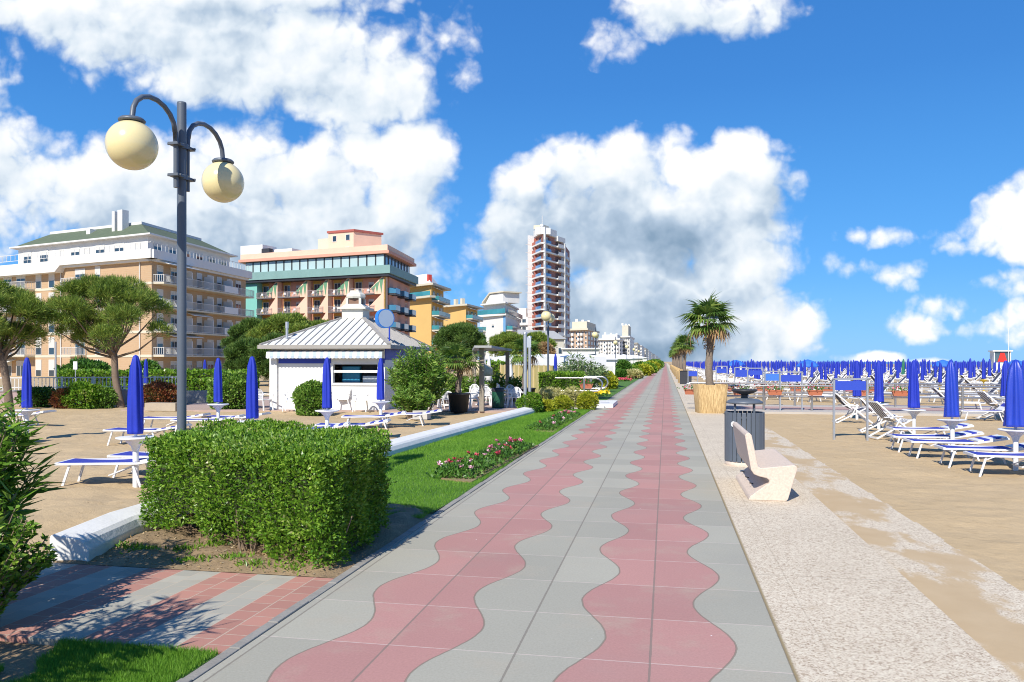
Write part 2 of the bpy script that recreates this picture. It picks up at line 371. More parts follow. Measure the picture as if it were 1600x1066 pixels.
def m_brick():
    m, b = newmat('brick paving'); x, y, z = sepxyz(position()); p = position()
    band = mth('FLOOR', (x + 2.99) / .385)
    odd = mth('ABSOLUTE', mth('MODULO', band, 2.0))
    c = cmix(odd, (.40, .38, .315), (.44, .215, .165))
    bx = (x + 2.99) / .1925; row = mth('FLOOR', bx); ty = (y - 5) / .21 + mth('MODULO', row, 2.0) * .5
    wn = node('ShaderNodeTexWhiteNoise', noise_dimensions='2D'); S.nt.links.new(combxyz(row, mth('FLOOR', ty)).k, wn.inputs['Vector'])
    c = cmix(1.0, c, cmix(S(wn.outputs['Value']), (.88, .88, .88), (1.1, 1.09, 1.08)), 'MULTIPLY')
    rg = (noise(p, 25, 2) - .5) * .006
    fx = mth('ABSOLUTE', mth('FRACT', bx + .5) - .5) * .1925; fy = mth('ABSOLUTE', mth('FRACT', ty + .5) - .5) * .21
    j = mth('MAXIMUM', mth('LESS_THAN', fx + rg, .006), mth('LESS_THAN', fy + rg, .005))
    c = cmix(j * .75, c, (.50, .42, .32))
    c = cmix(sstep(noise(p, 3, 6, .7), .55, .8) * .4, c, (.36, .28, .2))
    setin(b, 'Base Color', c); setin(b, 'Roughness', .9); bumpto(b, noise(p, 60, 3) * .3 - j, .6, .008)
    return m
def m_soil():
    m, b = newmat('soil'); p = position(); n = noise(p, 5, 7, .68)
    c = cmix(n, (.13, .085, .045), (.42, .30, .17)); c = cmix(sstep(noise(p, 2.2, 5), .5, .7) * .7, c, (.30, .215, .12))
    setin(b, 'Base Color', c); setin(b, 'Roughness', .95); bumpto(b, n + noise(p, 40, 3) * .3, .9, .03)
    return m
def m_turf():
    m, b = newmat('turf'); p = position()
    c = cmix(noise(p, 1.2, 5), (.07, .18, .02), (.13, .28, .035)); c = cmix(noise(p, 45, 3), c, (.055, .14, .016))
    setin(b, 'Base Color', c); setin(b, 'Roughness', .9); bumpto(b, noise(p, 70, 3), .9, .03)
    return m
MS = m_sand(); MSTONE = m_stone('washed aggregate'); MPLAT = m_stone('sandy aggregate', 1.0); MSOIL = m_soil(); MTURF = m_turf()
def geo(a, b, n): return a + (b - a) * (np.linspace(0, 1, n) ** 2.2)
# far flat land out to the horizon, then sea beyond the beach
g = MB(); g.face([(-6000, -300, -.42), (6000, -300, -.42), (6000, 9000, -.42), (-6000, 9000, -.42)])
struct(g.build('ground', m_sand('distant sand')))
m, b = newmat('sea'); setin(b, 'Base Color', (.03, .13, .2, 1)); setin(b, 'Roughness', .15); bumpto(b, noise(position(), 2, 4), .4, .1)
g = MB(); g.face([(150, -300, -.36), (6000, -300, -.36), (6000, 9000, -.36), (150, 9000, -.36)]); struct(g.build('sea', m))
xs = np.concatenate([np.linspace(3.19, 22, 170), geo(22.3, 175, 40)]); ys = np.concatenate([np.linspace(1.5, 34, 300), geo(34.3, 700, 70)])
def dents(X, Y, k): return -.11 * np.clip(vnoise(X * 2.9, Y * 2.9, k) - .66, 0, 1) - .13 * np.clip(vnoise(X * 4.3 + .5, Y * 4.3, k + 1) - .70, 0, 1)
def zr(X, Y):
    near = np.clip(1.4 - Y / 40, .15, 1); e = np.clip((X - 3.2) / .5, 0, 1)
    h = (vnoise(X * 1.1, Y * 1.1, 1) - .5) * .05 + (vnoise(X * 3.2, Y * 3.2, 2) - .5) * .035 + (vnoise(X * 7, Y * 7, 3) - .5) * .02
    return -.1 + (h + dents(X, Y, 41) * .35) * near * e
sheet('beach_sand', xs, ys, zr, MS)
xs = np.concatenate([-geo(22.3, 140, 30)[::-1], np.linspace(-22, -5.98, 120)]); ys = np.concatenate([np.linspace(4.0, 40, 240), geo(40.3, 700, 60)])
def zl(X, Y):
    near = np.clip(1.4 - Y / 40, 0, 1)
    h = (vnoise(X * 1.1, Y * 1.1, 4) - .5) * .07 + (vnoise(X * 3.2, Y * 3.2, 5) - .5) * .04 + (vnoise(X * 6, Y * 6, 6) - .5) * .02
    return -.03 + (h + dents(X, Y, 61)) * near
sheet('sand', xs, ys, zl, MS)
g = MB(); g.box(-2.90, .806, -2, 900, -.4, 0); struct(g.build('promenade', m_prom()))
g = MB(); g.box(.806, 2.172, -2, 900, -.4, .004); struct(g.build('stone_paving', MSTONE))
g = MB(); g.box(2.172, 3.22, -2, 400, -.4, -.10); struct(g.build('lower_stone_step', MPLAT))
g = MB()
for i in range(60): g.box(-2.985, -2.904, 3.4 + i * .55 - .0, 3.4 + i * .55 + .545, -.4, .012 + .004 * math.sin(i * 2.1))
g.box(-2.985, -2.904, 36.5, 900, -.4, .012)
struct(g.build('kerb', mat('grey kerb', (.28, .265, .235), .9, .3, 6, .5, world=True), bevel=.006))
g = MB(); g.box(-7.6, -2.99, 4.98, 6.87, -.4, .0); struct(g.build('brick_path', m_brick()))
def bump_bed(X, Y):
    e = np.clip(np.minimum((Y - 6.87) / .25, (-2.99 - X) / .25), 0, 1)
    return .002 + e * (.03 + (vnoise(X * 2.5, Y * 2.5, 8) - .5) * .09 + (vnoise(X * 8, Y * 8, 9) - .5) * .04)
sheet('soil', np.linspace(-5.99, -2.99, 60), np.linspace(6.875, 10.4, 70), bump_bed, MSOIL)
sheet('soil', np.linspace(-7.6, -2.99, 60), np.linspace(2.0, 4.975, 40), lambda X, Y: -.02 + (vnoise(X * 3, Y * 3, 8) - .5) * .05, MSOIL)
def zlawn(X, Y): return .012 + (vnoise(X * .8, Y * .8, 12) - .5) * .04
sheet('lawn', np.linspace(-5.99, -2.99, 24), np.concatenate([np.linspace(10.0, 33.0, 80)]), zlawn, MTURF)
sheet('lawn', np.linspace(-3.75, -2.99, 12), np.linspace(2.0, 4.93, 20), lambda X, Y: .005 + 0 * X, MTURF)
# ================================================================ materials
WHITE = mat('white paint', (.78, .77, .74), .5, .06, 4, .1)
PLAST = mat('white plastic', (.80, .80, .80), .35, .04, 4)
SLATE = mat('slate blue paint', (.105, .125, .155), .42, .12, 3, .08)
STEEL = mat('brushed steel', (.55, .53, .50), .28, .1, 8, 0, .9)
GALV = mat('galvanised steel', (.50, .52, .54), .42, .12, 8, 0, .6)
BLUEC = mat('blue cloth', (.016, .036, .40), .62, .22, 2.5, .25, spec=.35, fine=25)
BLUEV = mat('blue vinyl', (.02, .05, .42), .38, .2, 3, .2)
SLING = mat('blue sling fabric', (.03, .045, .36), .75, .2, 5)
DSLING = mat('dark sling fabric', (.05, .055, .09), .8, .2, 5)
CREAM = mat('cream globe', (.78, .67, .36), .22, .05, 2, coat=.3)
DARK = mat('dark paint', (.03, .032, .038), .5, .2, 4)
TERRA = mat('terracotta', (.46, .15, .075), .75, .15, 8)
BARK = mat('bark', (.20, .145, .105), .95, .45, 14, 1.0, fine=30)
PALMB = mat('palm bark', (.21, .165, .125), .95, .5, 22, 1.0, fine=50)
WOODG = mat('weathered timber', (.30, .26, .21), .85, .2, 10, .4)
PINKST = mat('pink aggregate', (.64, .525, .43), .8, .32, 32, .3, fine=160)
PLATE = mat('satin steel plate', (.36, .35, .33), .5, .1, 6)

# ================================================================ street lamps along the lawn
def make_lamp(label):
    t = thing('street_lamp', label, 'lamp post', group='lamp posts with cream globes')
    p = MB(); p.tube([(0, 0, -.1), (0, 0, 5.42)], .06, 14); p.tube([(0, 0, -.1), (0, 0, .5)], .085, 14); p.lathe([(.0605, 5.41), (.058, 5.435), (.001, 5.44)], 14); p.build('pole', SLATE, t)
    for s_ in (-1, 1):
        a = MB(); pts = [(0.0, s_ * .125, 4.28), (0, s_ * .125, 4.8), (0, s_ * .14, 5.0)]
        for k in range(9):
            q = PI * (k / 8) * .93; pts.append((0, s_ * (.565 - .42 * math.cos(q)), 5.0 + .30 * math.sin(q)))
        pts.append((0, s_ * 1.0, 4.91)); a.tube(pts, .032, 10)
        a.lathe([(.02, 4.93), (.13, 4.925), (.155, 4.90), (.15, 4.88), (.02, 4.87)], 20, (0, s_ * 1.0)); a.build('arm', SLATE, t)
        g = MB(); g.ball((0, s_ * 1.0, 4.60), .294, 40, 24); g.build('globe', CREAM, t)
    for z in (4.42, 4.83):
        c = MB(); c.box(-.075, .075, -.20, .20, z, z + .035); c.lathe([(.085, z - .015), (.085, z + .05)], 12)
        for q in (-.19, .19): c.tube([(-.1, q * .8, z + .02), (.1, q * .8, z + .02)], .016, 6)
        c.build('clamp', SLATE, t, bevel=.004)
    return t
lamp = make_lamp('tall near lamp post behind the clipped hedge, two cream globes high against the clouds')
lamp.location = (-6.30, 9.5, 0)
for i, y in enumerate((46, 78, 110, 142, 174, 206)):
    dup(lamp, (-6.75, y, 0), .03, ['twin globe lamp post in front of the red brick tower, beside the bamboo fence', 'lamp post with cream globe by the white pavilion, before the tan hotel', 'lamp post with cream globe before the white hotel with the yellow penthouse'][i] if i < 3 else 'small far lamp post in the receding row left of the promenade')

# ================================================================ litter bin, bench
def make_bin():
    t = thing('litter_bin', 'slate grey slatted litter bin with domed lid and ashtray bowl beside the bench', 'litter bin', (1.50, 15.95, .004))
    b = MB(); b.lathe([(.05, .10), (.33, .10), (.33, .97), (.31, .97), (.31, .12), (.05, .12)], 28); b.build('liner', DARK, t)
    s_ = MB()
    for k in range(26):
        q = 2 * PI * k / 26; c, s2 = math.cos(q), math.sin(q)
        a = Vector((.362 * c, .362 * s2, .08)); e = Vector((.362 * c, .362 * s2, 1.02)); s_.bar(a, e, .076, .022, (c, s2, 0))
    for z in (.16, .90): s_.lathe([(.335, z), (.35, z), (.35, z + .04), (.335, z + .04), (.335, z)], 28)
    s_.build('slatted_drum', SLATE, t, bevel=.004)
    for q in (.7, .7 + PI, .7 + PI / 2, .7 - PI / 2):
        p = MB(); p.tube([(.25 * math.cos(q), .25 * math.sin(q), .9), (.25 * math.cos(q), .25 * math.sin(q), 1.22)], .022, 8); p.build('lid_post', SLATE, t)
    l = MB(); l.lathe([(.005, 1.29), (.15, 1.285), (.27, 1.262), (.335, 1.225), (.345, 1.20), (.335, 1.185), (.25, 1.19), (.005, 1.20)], 32); l.build('domed_lid', SLATE, t)
    a = MB(); a.lathe([(.075, 1.28), (.06, 1.33), (.07, 1.36), (.17, 1.385), (.235, 1.42), (.25, 1.452), (.235, 1.455), (.2, 1.425), (.005, 1.41)], 28); a.build('ashtray_bowl', DARK, t)
    f = MB(); f.lathe([(.37, .0), (.38, .05), (.35, .09), (.2, .09)], 22, wob=lambda q, j: 1 + .02 * math.sin(5 * q + j)); f.build('base_ring', PINKST, t)
    w = MB(); q = math.radians(232); c, s2 = math.cos(q), math.sin(q); n = Vector((c, s2, 0)); u = Vector((-s2, c, 0)); cc = n * .3745 + Vector((0, 0, .80))
    w.face([cc + u * (.055 * math.cos(2 * PI * k / 16)) + Vector((0, 0, .055 * math.sin(2 * PI * k / 16))) for k in range(16)]); w.build('round_sticker', WHITE, t)
make_bin()
t = thing('concrete_bench', 'pale pink aggregate concrete bench with folded Z profile and leaning back, by the promenade edge', 'bench', (1.17, 12.95, .004))
pr = [(0, 0), (.52, 0), (.545, .03), (.675, .47), (.66, .505), (.62, .52), (.175, .465), (.135, .49), (.045, .935), (.02, .965), (-.025, .965), (-.05, .93), (.035, .44), (.075, .375), (.15, .345), (.25, .325), (.29, .295), (.285, .25), (.24, .225), (.02, .055)]
b = MB(); b.extr(pr, -1.1, 1.1); bo = b.build('bench_slab', PINKST, t, bevel=.012)
for y_ in (-.55, .1, .75):
    h = MB(); h.tube([(.068, y_, .172), (.123, y_, .155)], .009, 8); h.build('fixing_socket', DARK, t)

# ================================================================ low white wall
MWALL = mat('whitewashed render', (.74, .73, .69), .75, .22, 2.2, .5, world=True, fine=25)
MWALLB = mat('blue grey render', (.20, .26, .32), .8, .15, 3, .3, world=True)
def low_wall():
    path = [(-5.83, 6.95), (-6.08, 8.1), (-6.12, 9.2), (-6.05, 10.4), (-5.98, 12.5), (-5.86, 15.5), (-5.70, 19), (-5.45, 23.5), (-5.2, 27.5), (-5.02, 31.5)]
    n = len(path); nr = []
    for i in range(n):
        a = Vector(path[max(i - 1, 0)]); e = Vector(path[min(i + 1, n - 1)]); d = (e - a).normalized(); nr.append((d.y, -d.x))
    sec = [(.0, -.15), (.0, .11), (-.05, .19), (-.10, .225), (-.36, .27), (-.39, .25), (-.39, -.15)]
    vs = [(p[0] + q[0] * s_[0] + .17 * q[0], p[1] + q[1] * s_[0] + .17 * q[1], s_[1]) for p, q in zip(path, nr) for s_ in sec]
    k = len(sec); w = MB()
    w.faces(vs, [(i * k + j, i * k + (j + 1) % k, (i + 1) * k + (j + 1) % k, (i + 1) * k + j) for i in range(n - 1) for j in range(k)] + [tuple(range(k))[::-1], tuple((n - 1) * k + j for j in range(k))])
    o = w.build('low_white_wall', MWALL, bevel=.012)
    tag(o, 'low whitewashed garden wall with sloping top between lawn and sand, running behind the hedge', 'wall')
low_wall()

# ================================================================ clipped hedge
LEAF_H = leafmat('privet leaf', [(.06, .16, .014), (.15, .31, .026), (.30, .47, .05), (.52, .50, .22)], .32, .32, [0, .45, .84, 1])
LEAF_D = leafmat('dark leaf', [(.035, .10, .015), (.08, .20, .03), (.16, .30, .045)], .4, .25)
LEAF_O = leafmat('oleander leaf', [(.06, .15, .02), (.17, .32, .04), (.36, .48, .10)], .42, .3)
LEAF_Y = leafmat('variegated leaf', [(.16, .24, .05), (.58, .52, .20), (.78, .72, .42)], .5, .3, clump=3)
LEAF_YG = leafmat('golden leaf', [(.16, .26, .02), (.42, .44, .03), (.62, .58, .06)], .5, .3, clump=3)
LEAF_R = leafmat('red tipped leaf', [(.16, .05, .02), (.30, .09, .04), (.14, .18, .03)], .5, .25, clump=2.5)
LEAF_LT = leafmat('light leaf', [(.07, .17, .02), (.16, .31, .04), (.30, .42, .08)], .45, .3)
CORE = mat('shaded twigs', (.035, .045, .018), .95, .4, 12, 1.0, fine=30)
TWIG = mat('twig bark', (.22, .16, .11), .9, .3, 20, .6)
def prism_hedge(poly, z0, z1, n, L, wd, m, parent, rough=.05, flat=.0, lift=None, thick=.12, wave=1.5):
    # leaves set through a band under the clipped faces of a hedge on plan poly
    P = np.array(poly); k = len(P); E = np.roll(P, -1, 0) - P; ln = np.linalg.norm(E, axis=1)
    c = P.mean(0); side = ln * (z1 - z0); x, y = P.T
    top = abs(np.dot(x, np.roll(y, -1)) - np.dot(y, np.roll(x, -1))) / 2
    pr = np.append(side, top * 1.15); pr /= pr.sum(); ch = rng.choice(k + 1, n, p=pr)
    cen = np.zeros((n, 3)); nor = np.zeros((n, 3))
    for i in range(k):
        q = ch == i; s_ = rng.random(q.sum())[:, None]; cen[q, :2] = P[i] + E[i] * s_; cen[q, 2] = z0 + (z1 - z0) * rng.random(q.sum()) ** .9
        o = np.array([E[i][1], -E[i][0]]) / ln[i]
        if np.dot(o, P[i] + E[i] / 2 - c) < 0: o = -o
        nor[q, :2] = o
    q = ch == k; m_ = q.sum(); cnt = 0; pts = np.zeros((0, 2)); lo, hi = P.min(0), P.max(0)
    while len(pts) < m_:
        r = lo + (hi - lo) * rng.random((m_ * 2, 2)); ins = np.zeros(len(r), bool)
        for i in range(k):
            a, b_ = P[i], P[(i + 1) % k]; cond = (a[1] > r[:, 1]) != (b_[1] > r[:, 1])
            ins ^= cond & (r[:, 0] < (b_[0] - a[0]) * (r[:, 1] - a[1]) / (b_[1] - a[1] + 1e-9) + a[0])
        pts = np.concatenate([pts, r[ins]])
    cen[q, :2] = pts[:m_]; cen[q, 2] = z1; nor[q, 2] = 1
    # rounded upper edges, bulges, thin base
    wob = (vnoise(cen[:, 0] * wave * 2 + cen[:, 2], cen[:, 1] * wave * 2 + cen[:, 2] * 2, 21) - .5) * rough * 2 + (vnoise(cen[:, 0] * 9 + cen[:, 2] * 7, cen[:, 1] * 9 - cen[:, 2] * 5, 22) - .5) * rough
    inn = rng.random(n) ** 2 * thick
    cen += nor * (wob - inn)[:, None]
    edge = np.clip((cen[:, 2] - (z1 - .16)) / .16, 0, 1) ** 2 * (1 - nor[:, 2])
    cen[:, :2] -= nor[:, :2] * (edge * .07)[:, None]
    if lift is not None: keep = lift(cen); cen = cen[keep]; nor = nor[keep]
    d = nor * .75 + rng.normal(size=cen.shape) * .55 + np.array([0, 0, .35])
    Q = leafquads(cen, d, L * (.7 + .6 * rng.random(len(cen))), wd * (.7 + .6 * rng.random(len(cen))), fold=.06)
    return quads('foliage', Q, m, parent)
HP = [(-5.92, 8.22), (-3.20, 6.97), (-3.08, 7.2), (-3.18, 8.9), (-5.98, 10.35), (-6.12, 9.3)]
t = thing('clipped_hedge', 'big boxy clipped green hedge at the corner of the lawn, bare stems at its foot', 'hedge', (-4.7, 8.7, 0))
HL = [(a + 4.7, b - 8.7) for a, b in HP]
def hl(c):
    z0 = .06 + .14 * vnoise(c[:, 0] * 2.2 + 9, c[:, 1] * 2.2 + 4, 33) - .12 * np.clip(c[:, 0] - .2, 0, 1)
    return c[:, 2] > z0
prism_hedge(HL, .04, 1.12, 80000, .041, .023, LEAF_H, t, .085, lift=hl, thick=.20)
sh = [(x * .90, y * .86) for x, y in HL]
n = 420; sprig = []
for k in range(n):                              # young shoots standing proud of the clipped faces
    e = random.choice([0, 0, 0, 1, 1, 2, 3]); a = Vector(HL[e]); b_ = Vector(HL[(e + 1) % 6]); p = a.lerp(b_, random.random()); top = random.random() < .45
    q0 = np.array([p.x * (random.random() ** .5 if top else 1), p.y * (random.random() ** .5 if top else 1), 1.12 if top else random.uniform(.2, 1.1)]); o = np.array([0, 0, 1.]) if top else np.array([p.x, p.y, .5])
    for j in range(7): sprig.append((q0 + o / np.linalg.norm(o) * .012 * j, o + rng.normal(size=3) * .9))
quads('foliage', leafquads(np.array([a for a, _ in sprig]), np.array([b_ for _, b_ in sprig]), .04, .02), LEAF_LT, t)
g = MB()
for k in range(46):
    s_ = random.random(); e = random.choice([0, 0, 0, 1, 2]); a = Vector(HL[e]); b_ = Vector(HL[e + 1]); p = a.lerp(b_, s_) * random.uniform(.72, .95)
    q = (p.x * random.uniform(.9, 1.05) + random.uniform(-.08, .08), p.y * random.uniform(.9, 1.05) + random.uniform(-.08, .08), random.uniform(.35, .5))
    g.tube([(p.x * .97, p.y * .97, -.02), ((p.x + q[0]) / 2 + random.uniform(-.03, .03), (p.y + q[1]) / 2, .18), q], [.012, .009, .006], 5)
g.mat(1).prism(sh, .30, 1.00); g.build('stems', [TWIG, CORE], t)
# dead leaf litter and weeds on the bed: loose, uncountable
n = 700; x = rng.uniform(-5.8, -3.1, n); y = rng.uniform(6.9, 8.3, n) ; y = np.minimum(y, 8.35 - (x + 5.8) * .45); z = bump_bed(x, y) + .004
Q = leafquads(np.stack([x, y, z], 1), np.stack([rng.normal(size=n), rng.normal(size=n), .15 + .1 * rng.normal(size=n)], 1), .035, .02, roll=np.array([0, 0, 3.0]))
struct(quads('leaf_litter', Q, leafmat('dry leaf', [(.2, .13, .06), (.42, .30, .15), (.5, .42, .3)], .8, .1)), 'stuff')
cs = [(-5.3, 7.35), (-4.95, 7.5), (-4.6, 7.15), (-4.2, 7.2), (-4.75, 7.75), (-3.9, 7.05), (-5.6, 7.5), (-3.5, 7.0)]
cc = []; dd = []
for (a, b_) in cs:
    k = 70; cc.append(np.stack([rng.normal(a, .09, k), rng.normal(b_, .06, k), np.full(k, .03)], 1)); dd.append(np.stack([rng.normal(0, .6, k), rng.normal(0, .6, k), np.full(k, .8)], 1))
cc = np.concatenate(cc); cc[:, 2] = bump_bed(cc[:, 0], cc[:, 1])
struct(quads('weeds', leafquads(cc, np.concatenate(dd), .06, .018), LEAF_H), 'stuff')

# ================================================================ foreground plants at the left edge
def oleander(name, label, x, y, r, h, stems, per, L, m, cat='shrub', group=None, wd=.13, z0=.0, low=.25):
    t = thing(name, label, cat, (x, y, z0), group=group)
    tw = MB(); cen = []; dr = []; ln = []
    for k in range(stems):
        a = 2 * PI * random.random(); q = math.sqrt(random.random()); rr = r * q
        hh = h * (1 - .45 * q * q) * random.uniform(.72, 1.0)
        b0 = Vector((rr * .25 * math.cos(a), rr * .25 * math.sin(a), 0)); tip = Vector((rr * math.cos(a), rr * math.sin(a), hh)); mid = b0.lerp(tip, .5) + Vector((0, 0, hh * .1))
        tw.tube([b0, mid, tip], [.012, .009, .004], 5)
        for j in range(per):
            s_ = random.uniform(low, 1) ** .8
            p = b0.lerp(mid, s_ * 2) if s_ < .5 else mid.lerp(tip, s_ * 2 - 1)
            out = Vector((math.cos(a), math.sin(a), 0)) * .35; an = 2 * PI * random.random()
            d = Vector((math.cos(an), math.sin(an), random.uniform(-.15, 1.1))) + out
            cen.append(p); dr.append(d); ln.append(L * random.uniform(.6, 1.1))
    tw.ball((0, 0, -.01), r * .3, 10, 6, .25); tw.build('stems', TWIG, t)
    cen = np.array(cen); dr = np.array(dr); ln = np.array(ln)
    quads('foliage', leafquads(cen, dr, ln, ln * wd, fold=.03), m, t)
    return t
OLEF = leafmat('long oleander leaf', [(.05, .13, .015), (.14, .29, .03), (.32, .48, .075)], .38, .3)
oleander('oleander_shrub', 'tall green oleander with long lance leaves at the left edge, behind the round leaved shrub', -5.72, 5.35, .72, 2.2, 52, 52, .27, OLEF, wd=.12)
def round_shrub(name, label, x, y, r, h, n, L, wd, m, group=None, cat='shrub', z0=0.0, core=True, sq=1.0, lump=.22):
    t = thing(name, label, cat, (x, y, z0), group=group)
    v = unit(rng.normal(size=(n, 3))); lo = (v[:, 2] < -.2) & (rng.random(n) < .4); v[lo, 2] *= -1; v = unit(v); b_ = 1 + (vnoise(v[:, 0] * 3 + 5, v[:, 1] * 3 + v[:, 2] * 3 + 7, int(abs(x * 7)) % 50) - .5) * lump * 2
    rad = b_ * (1 - rng.random(n) ** 2 * .3)
    cen = v * rad[:, None] * np.array([r, r, h * .58]) + np.array([0, 0, h * .42]); cen[:, 2] = np.maximum(cen[:, 2], .02)
    d = v * .8 + rng.normal(size=(n, 3)) * .55 + np.array([0, 0, .3])
    quads('foliage', leafquads(cen, d, L * (.7 + .6 * rng.random(n)), wd * (.7 + .6 * rng.random(n)), fold=.05), m, t)
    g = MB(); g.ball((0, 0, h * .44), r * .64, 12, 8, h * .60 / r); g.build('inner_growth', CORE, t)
    return t
SHR = leafmat('round shrub leaf', [(.045, .11, .012), (.11, .25, .025), (.24, .40, .05), (.38, .46, .08)], .36, .28)
t = oleander('broadleaf_shrub', 'glossy green broadleaf shrub at the lower left corner beside the brick path', -5.12, 5.0, .60, 1.05, 100, 110, .062, SHR, low=.03, wd=.52)
oleander('oleander_shrub', 'oleander just outside the left edge, its shadow dappling the brick path', -4.35, 3.4, .75, 2.35, 44, 40, .24, OLEF, wd=.14)

# ================================================================ turf blades (uncountable)
def blades(x, y, z, h, w, m, name):
    n = len(x); a = rng.random(n) * 2 * PI; le = rng.normal(size=(n, 2)) * .35
    b0 = np.stack([x - np.cos(a) * w / 2, y - np.sin(a) * w / 2, z], 1); b1 = np.stack([x + np.cos(a) * w / 2, y + np.sin(a) * w / 2, z], 1)
    tp = np.stack([x + le[:, 0] * h, y + le[:, 1] * h, z + h], 1)
    return struct(quads(name, np.stack([b0, b1, tp], 1), m, k=3), 'stuff')
GR = leafmat('grass blade', [(.09, .22, .015), (.16, .36, .03), (.30, .50, .06)], .55, .35, clump=.7)
n = 70000; x = rng.uniform(-4.35, -3.0, n); y = rng.uniform(3.3, 4.95, n); k = x > -4.05 + (vnoise(x * 3, y * 3, 3) - .5) * .5 - (y - 3.6) * .12
x, y = x[k], y[k]; blades(x, y, np.full(len(x), .0), .045 * (.5 + .8 * rng.random(len(x))), .005, GR, 'grass')
n = 150000; u = rng.random(n); y = 9.6 + 22.6 * u ** 1.5; x = rng.uniform(-5.95, -3.0, n)
edge = -5.75 + np.clip((y - 13) / 18, 0, 1) * .75
k = (x > edge) & ((y > 10.1) | (x > -3.6 + (vnoise(x * 4, y * 4, 6) - .5) * .5)) & (y < 32.0)
x, y = x[k], y[k]; s_ = np.clip(y / 12, .8, 2.2)
blades(x, y, zlawn(x, y), .034 * (.6 + .8 * rng.random(len(x))) * s_ ** .6, .006 * s_, GR, 'grass')
# ================================================================ pink flower clumps on the lawn edge
FPINK = [mat('pink petal', (.78, .22, .38), .6, .3, 30), mat('pale pink petal', (.85, .52, .60), .6, .2, 30), mat('rose red petal', (.62, .08, .12), .6, .2, 30)]
MULCH = m_soil()
def flower_mesh(m):
    g = MB()
    for k in range(9):
        a = 2 * PI * k / 9 + random.uniform(-.2, .2); r = .055; e = .022; z = .03 * (k % 2)
        c, s_ = math.cos(a), math.sin(a); g.face([(0, 0, 0), (c * r * .6 - s_ * e, s_ * r * .6 + c * e, .018 + z), (c * r, s_ * r, .012 + z), (c * r * .6 + s_ * e, s_ * r * .6 - c * e, .018 + z)])
    g.ball((0, 0, .02), .02, 6, 4)
    return g.data('flower', m)
FM = [flower_mesh(m) for m in FPINK]
def flower_bed(label, x0, y0, x1, y1, wd_, nf, leaves, hgt=.22):
    ang = math.atan2(y1 - y0, x1 - x0); Lg = math.hypot(x1 - x0, y1 - y0)
    t = thing('flowering_plant_bed', label, 'flower bed', ((x0 + x1) / 2, (y0 + y1) / 2, .02), ang)
    u = rng.random(leaves) * Lg - Lg / 2; v = np.clip(rng.normal(size=leaves) * wd_ * .33, -.36, .6)
    top = hgt * (.55 + .6 * vnoise(u * 3.1 + 7, v * 3 + 5, 13)) * np.clip(1 - (v / wd_) ** 2, .2, 1) * np.clip((Lg / 2 - np.abs(u)) / .25, .3, 1)
    z = top * rng.random(leaves) ** .5
    quads('foliage', leafquads(np.stack([u, v, z], 1), rng.normal(size=(leaves, 3)) * .7 + np.array([0, 0, .6]), .075, .036, fold=.08), LEAF_D, t)
    for k in range(nf):
        a = random.uniform(-.47, .47) * Lg; b_ = max(-.3, random.gauss(0, wd_ * .28))
        f = obj('flower', random.choice(FM), t, (a, b_, hgt * random.uniform(.75, 1.15))); f.rotation_euler = (random.uniform(-.5, .9), random.uniform(-.5, .5), 0)
        q = random.uniform(.8, 1.3); f.scale = (q, q, q)
    g = MB(); g.prism([(-Lg / 2 - .25, -wd_ * .62), (Lg / 2 + .3, -wd_ * .62), (Lg / 2 + .3, -.02), (-Lg / 2, wd_ * .3)], -.03, .012); g.build('bare_soil', MULCH, t)
flower_bed('nearer clump of pink geraniums in bare soil at the lawn edge', -3.52, 12.9, -3.35, 18.2, .66, 30, 4600, .19)
flower_bed('farther clump of pink geraniums at the lawn edge, near the clipped bushes', -3.5, 22.3, -3.42, 29.0, .66, 18, 3000, .19)
# ================================================================ beach umbrellas, loungers, chairs
MTRAY = PLAST
def canopy_mb(seed, h0=.84, h1=2.14, n=22, r=.135, tp=0):
    rd = random.Random(seed); g = MB(); ph = [rd.uniform(0, 6.28) for _ in range(3)]
    prof = [(.132, h0), (.136, h0 + .05), (.130, h0 + .25), (.128, h0 + .55), (.118, h0 + .85), (.098, h0 + 1.1), (.072, h1 - .08), (.05, h1 - .02), (.004, h1)]
    def wob(t, j):
        f = min(1, .4 + j * .1) if j < 7 else .3
        return r / .135 * (1 - tp * j / 9) * (1 + f * ((.17 + .5 * max(0, r - .15)) * math.sin(7 * t + ph[0] + .25 * j) + .08 * math.sin(3 * t + ph[1] + j * .5) + .05 * math.sin(5 * t + ph[2] - j)))
    g.lathe([(.02, h0)] + prof, n, wob=wob); return g
def make_umbrella(label, group, seed, m=None, r=.12, tp=.15, parts=True, tray_m=None):
    t = thing('beach_umbrella', label, 'beach umbrella', group=group)
    canopy_mb(seed, r=r, n=40, tp=tp).build('folded_canopy', m or BLUEC, t)
    g = MB(); g.tube([(0, 0, -.15), (0, 0, .62)], .048, 10); g.tube([(0, 0, .6), (0, 0, .9)], .028, 8); g.build('pole', PLAST, t)
    g = MB(); g.lathe([(.05, .56), (.075, .64), (.17, .735), (.30, .765), (.305, .785), (.29, .79), (.02, .785)], 22); g.build('tray_table', tray_m or MTRAY, t)
    return t
FRM = mat('white lounger frame', (.74, .74, .74), .4, .05, 4)
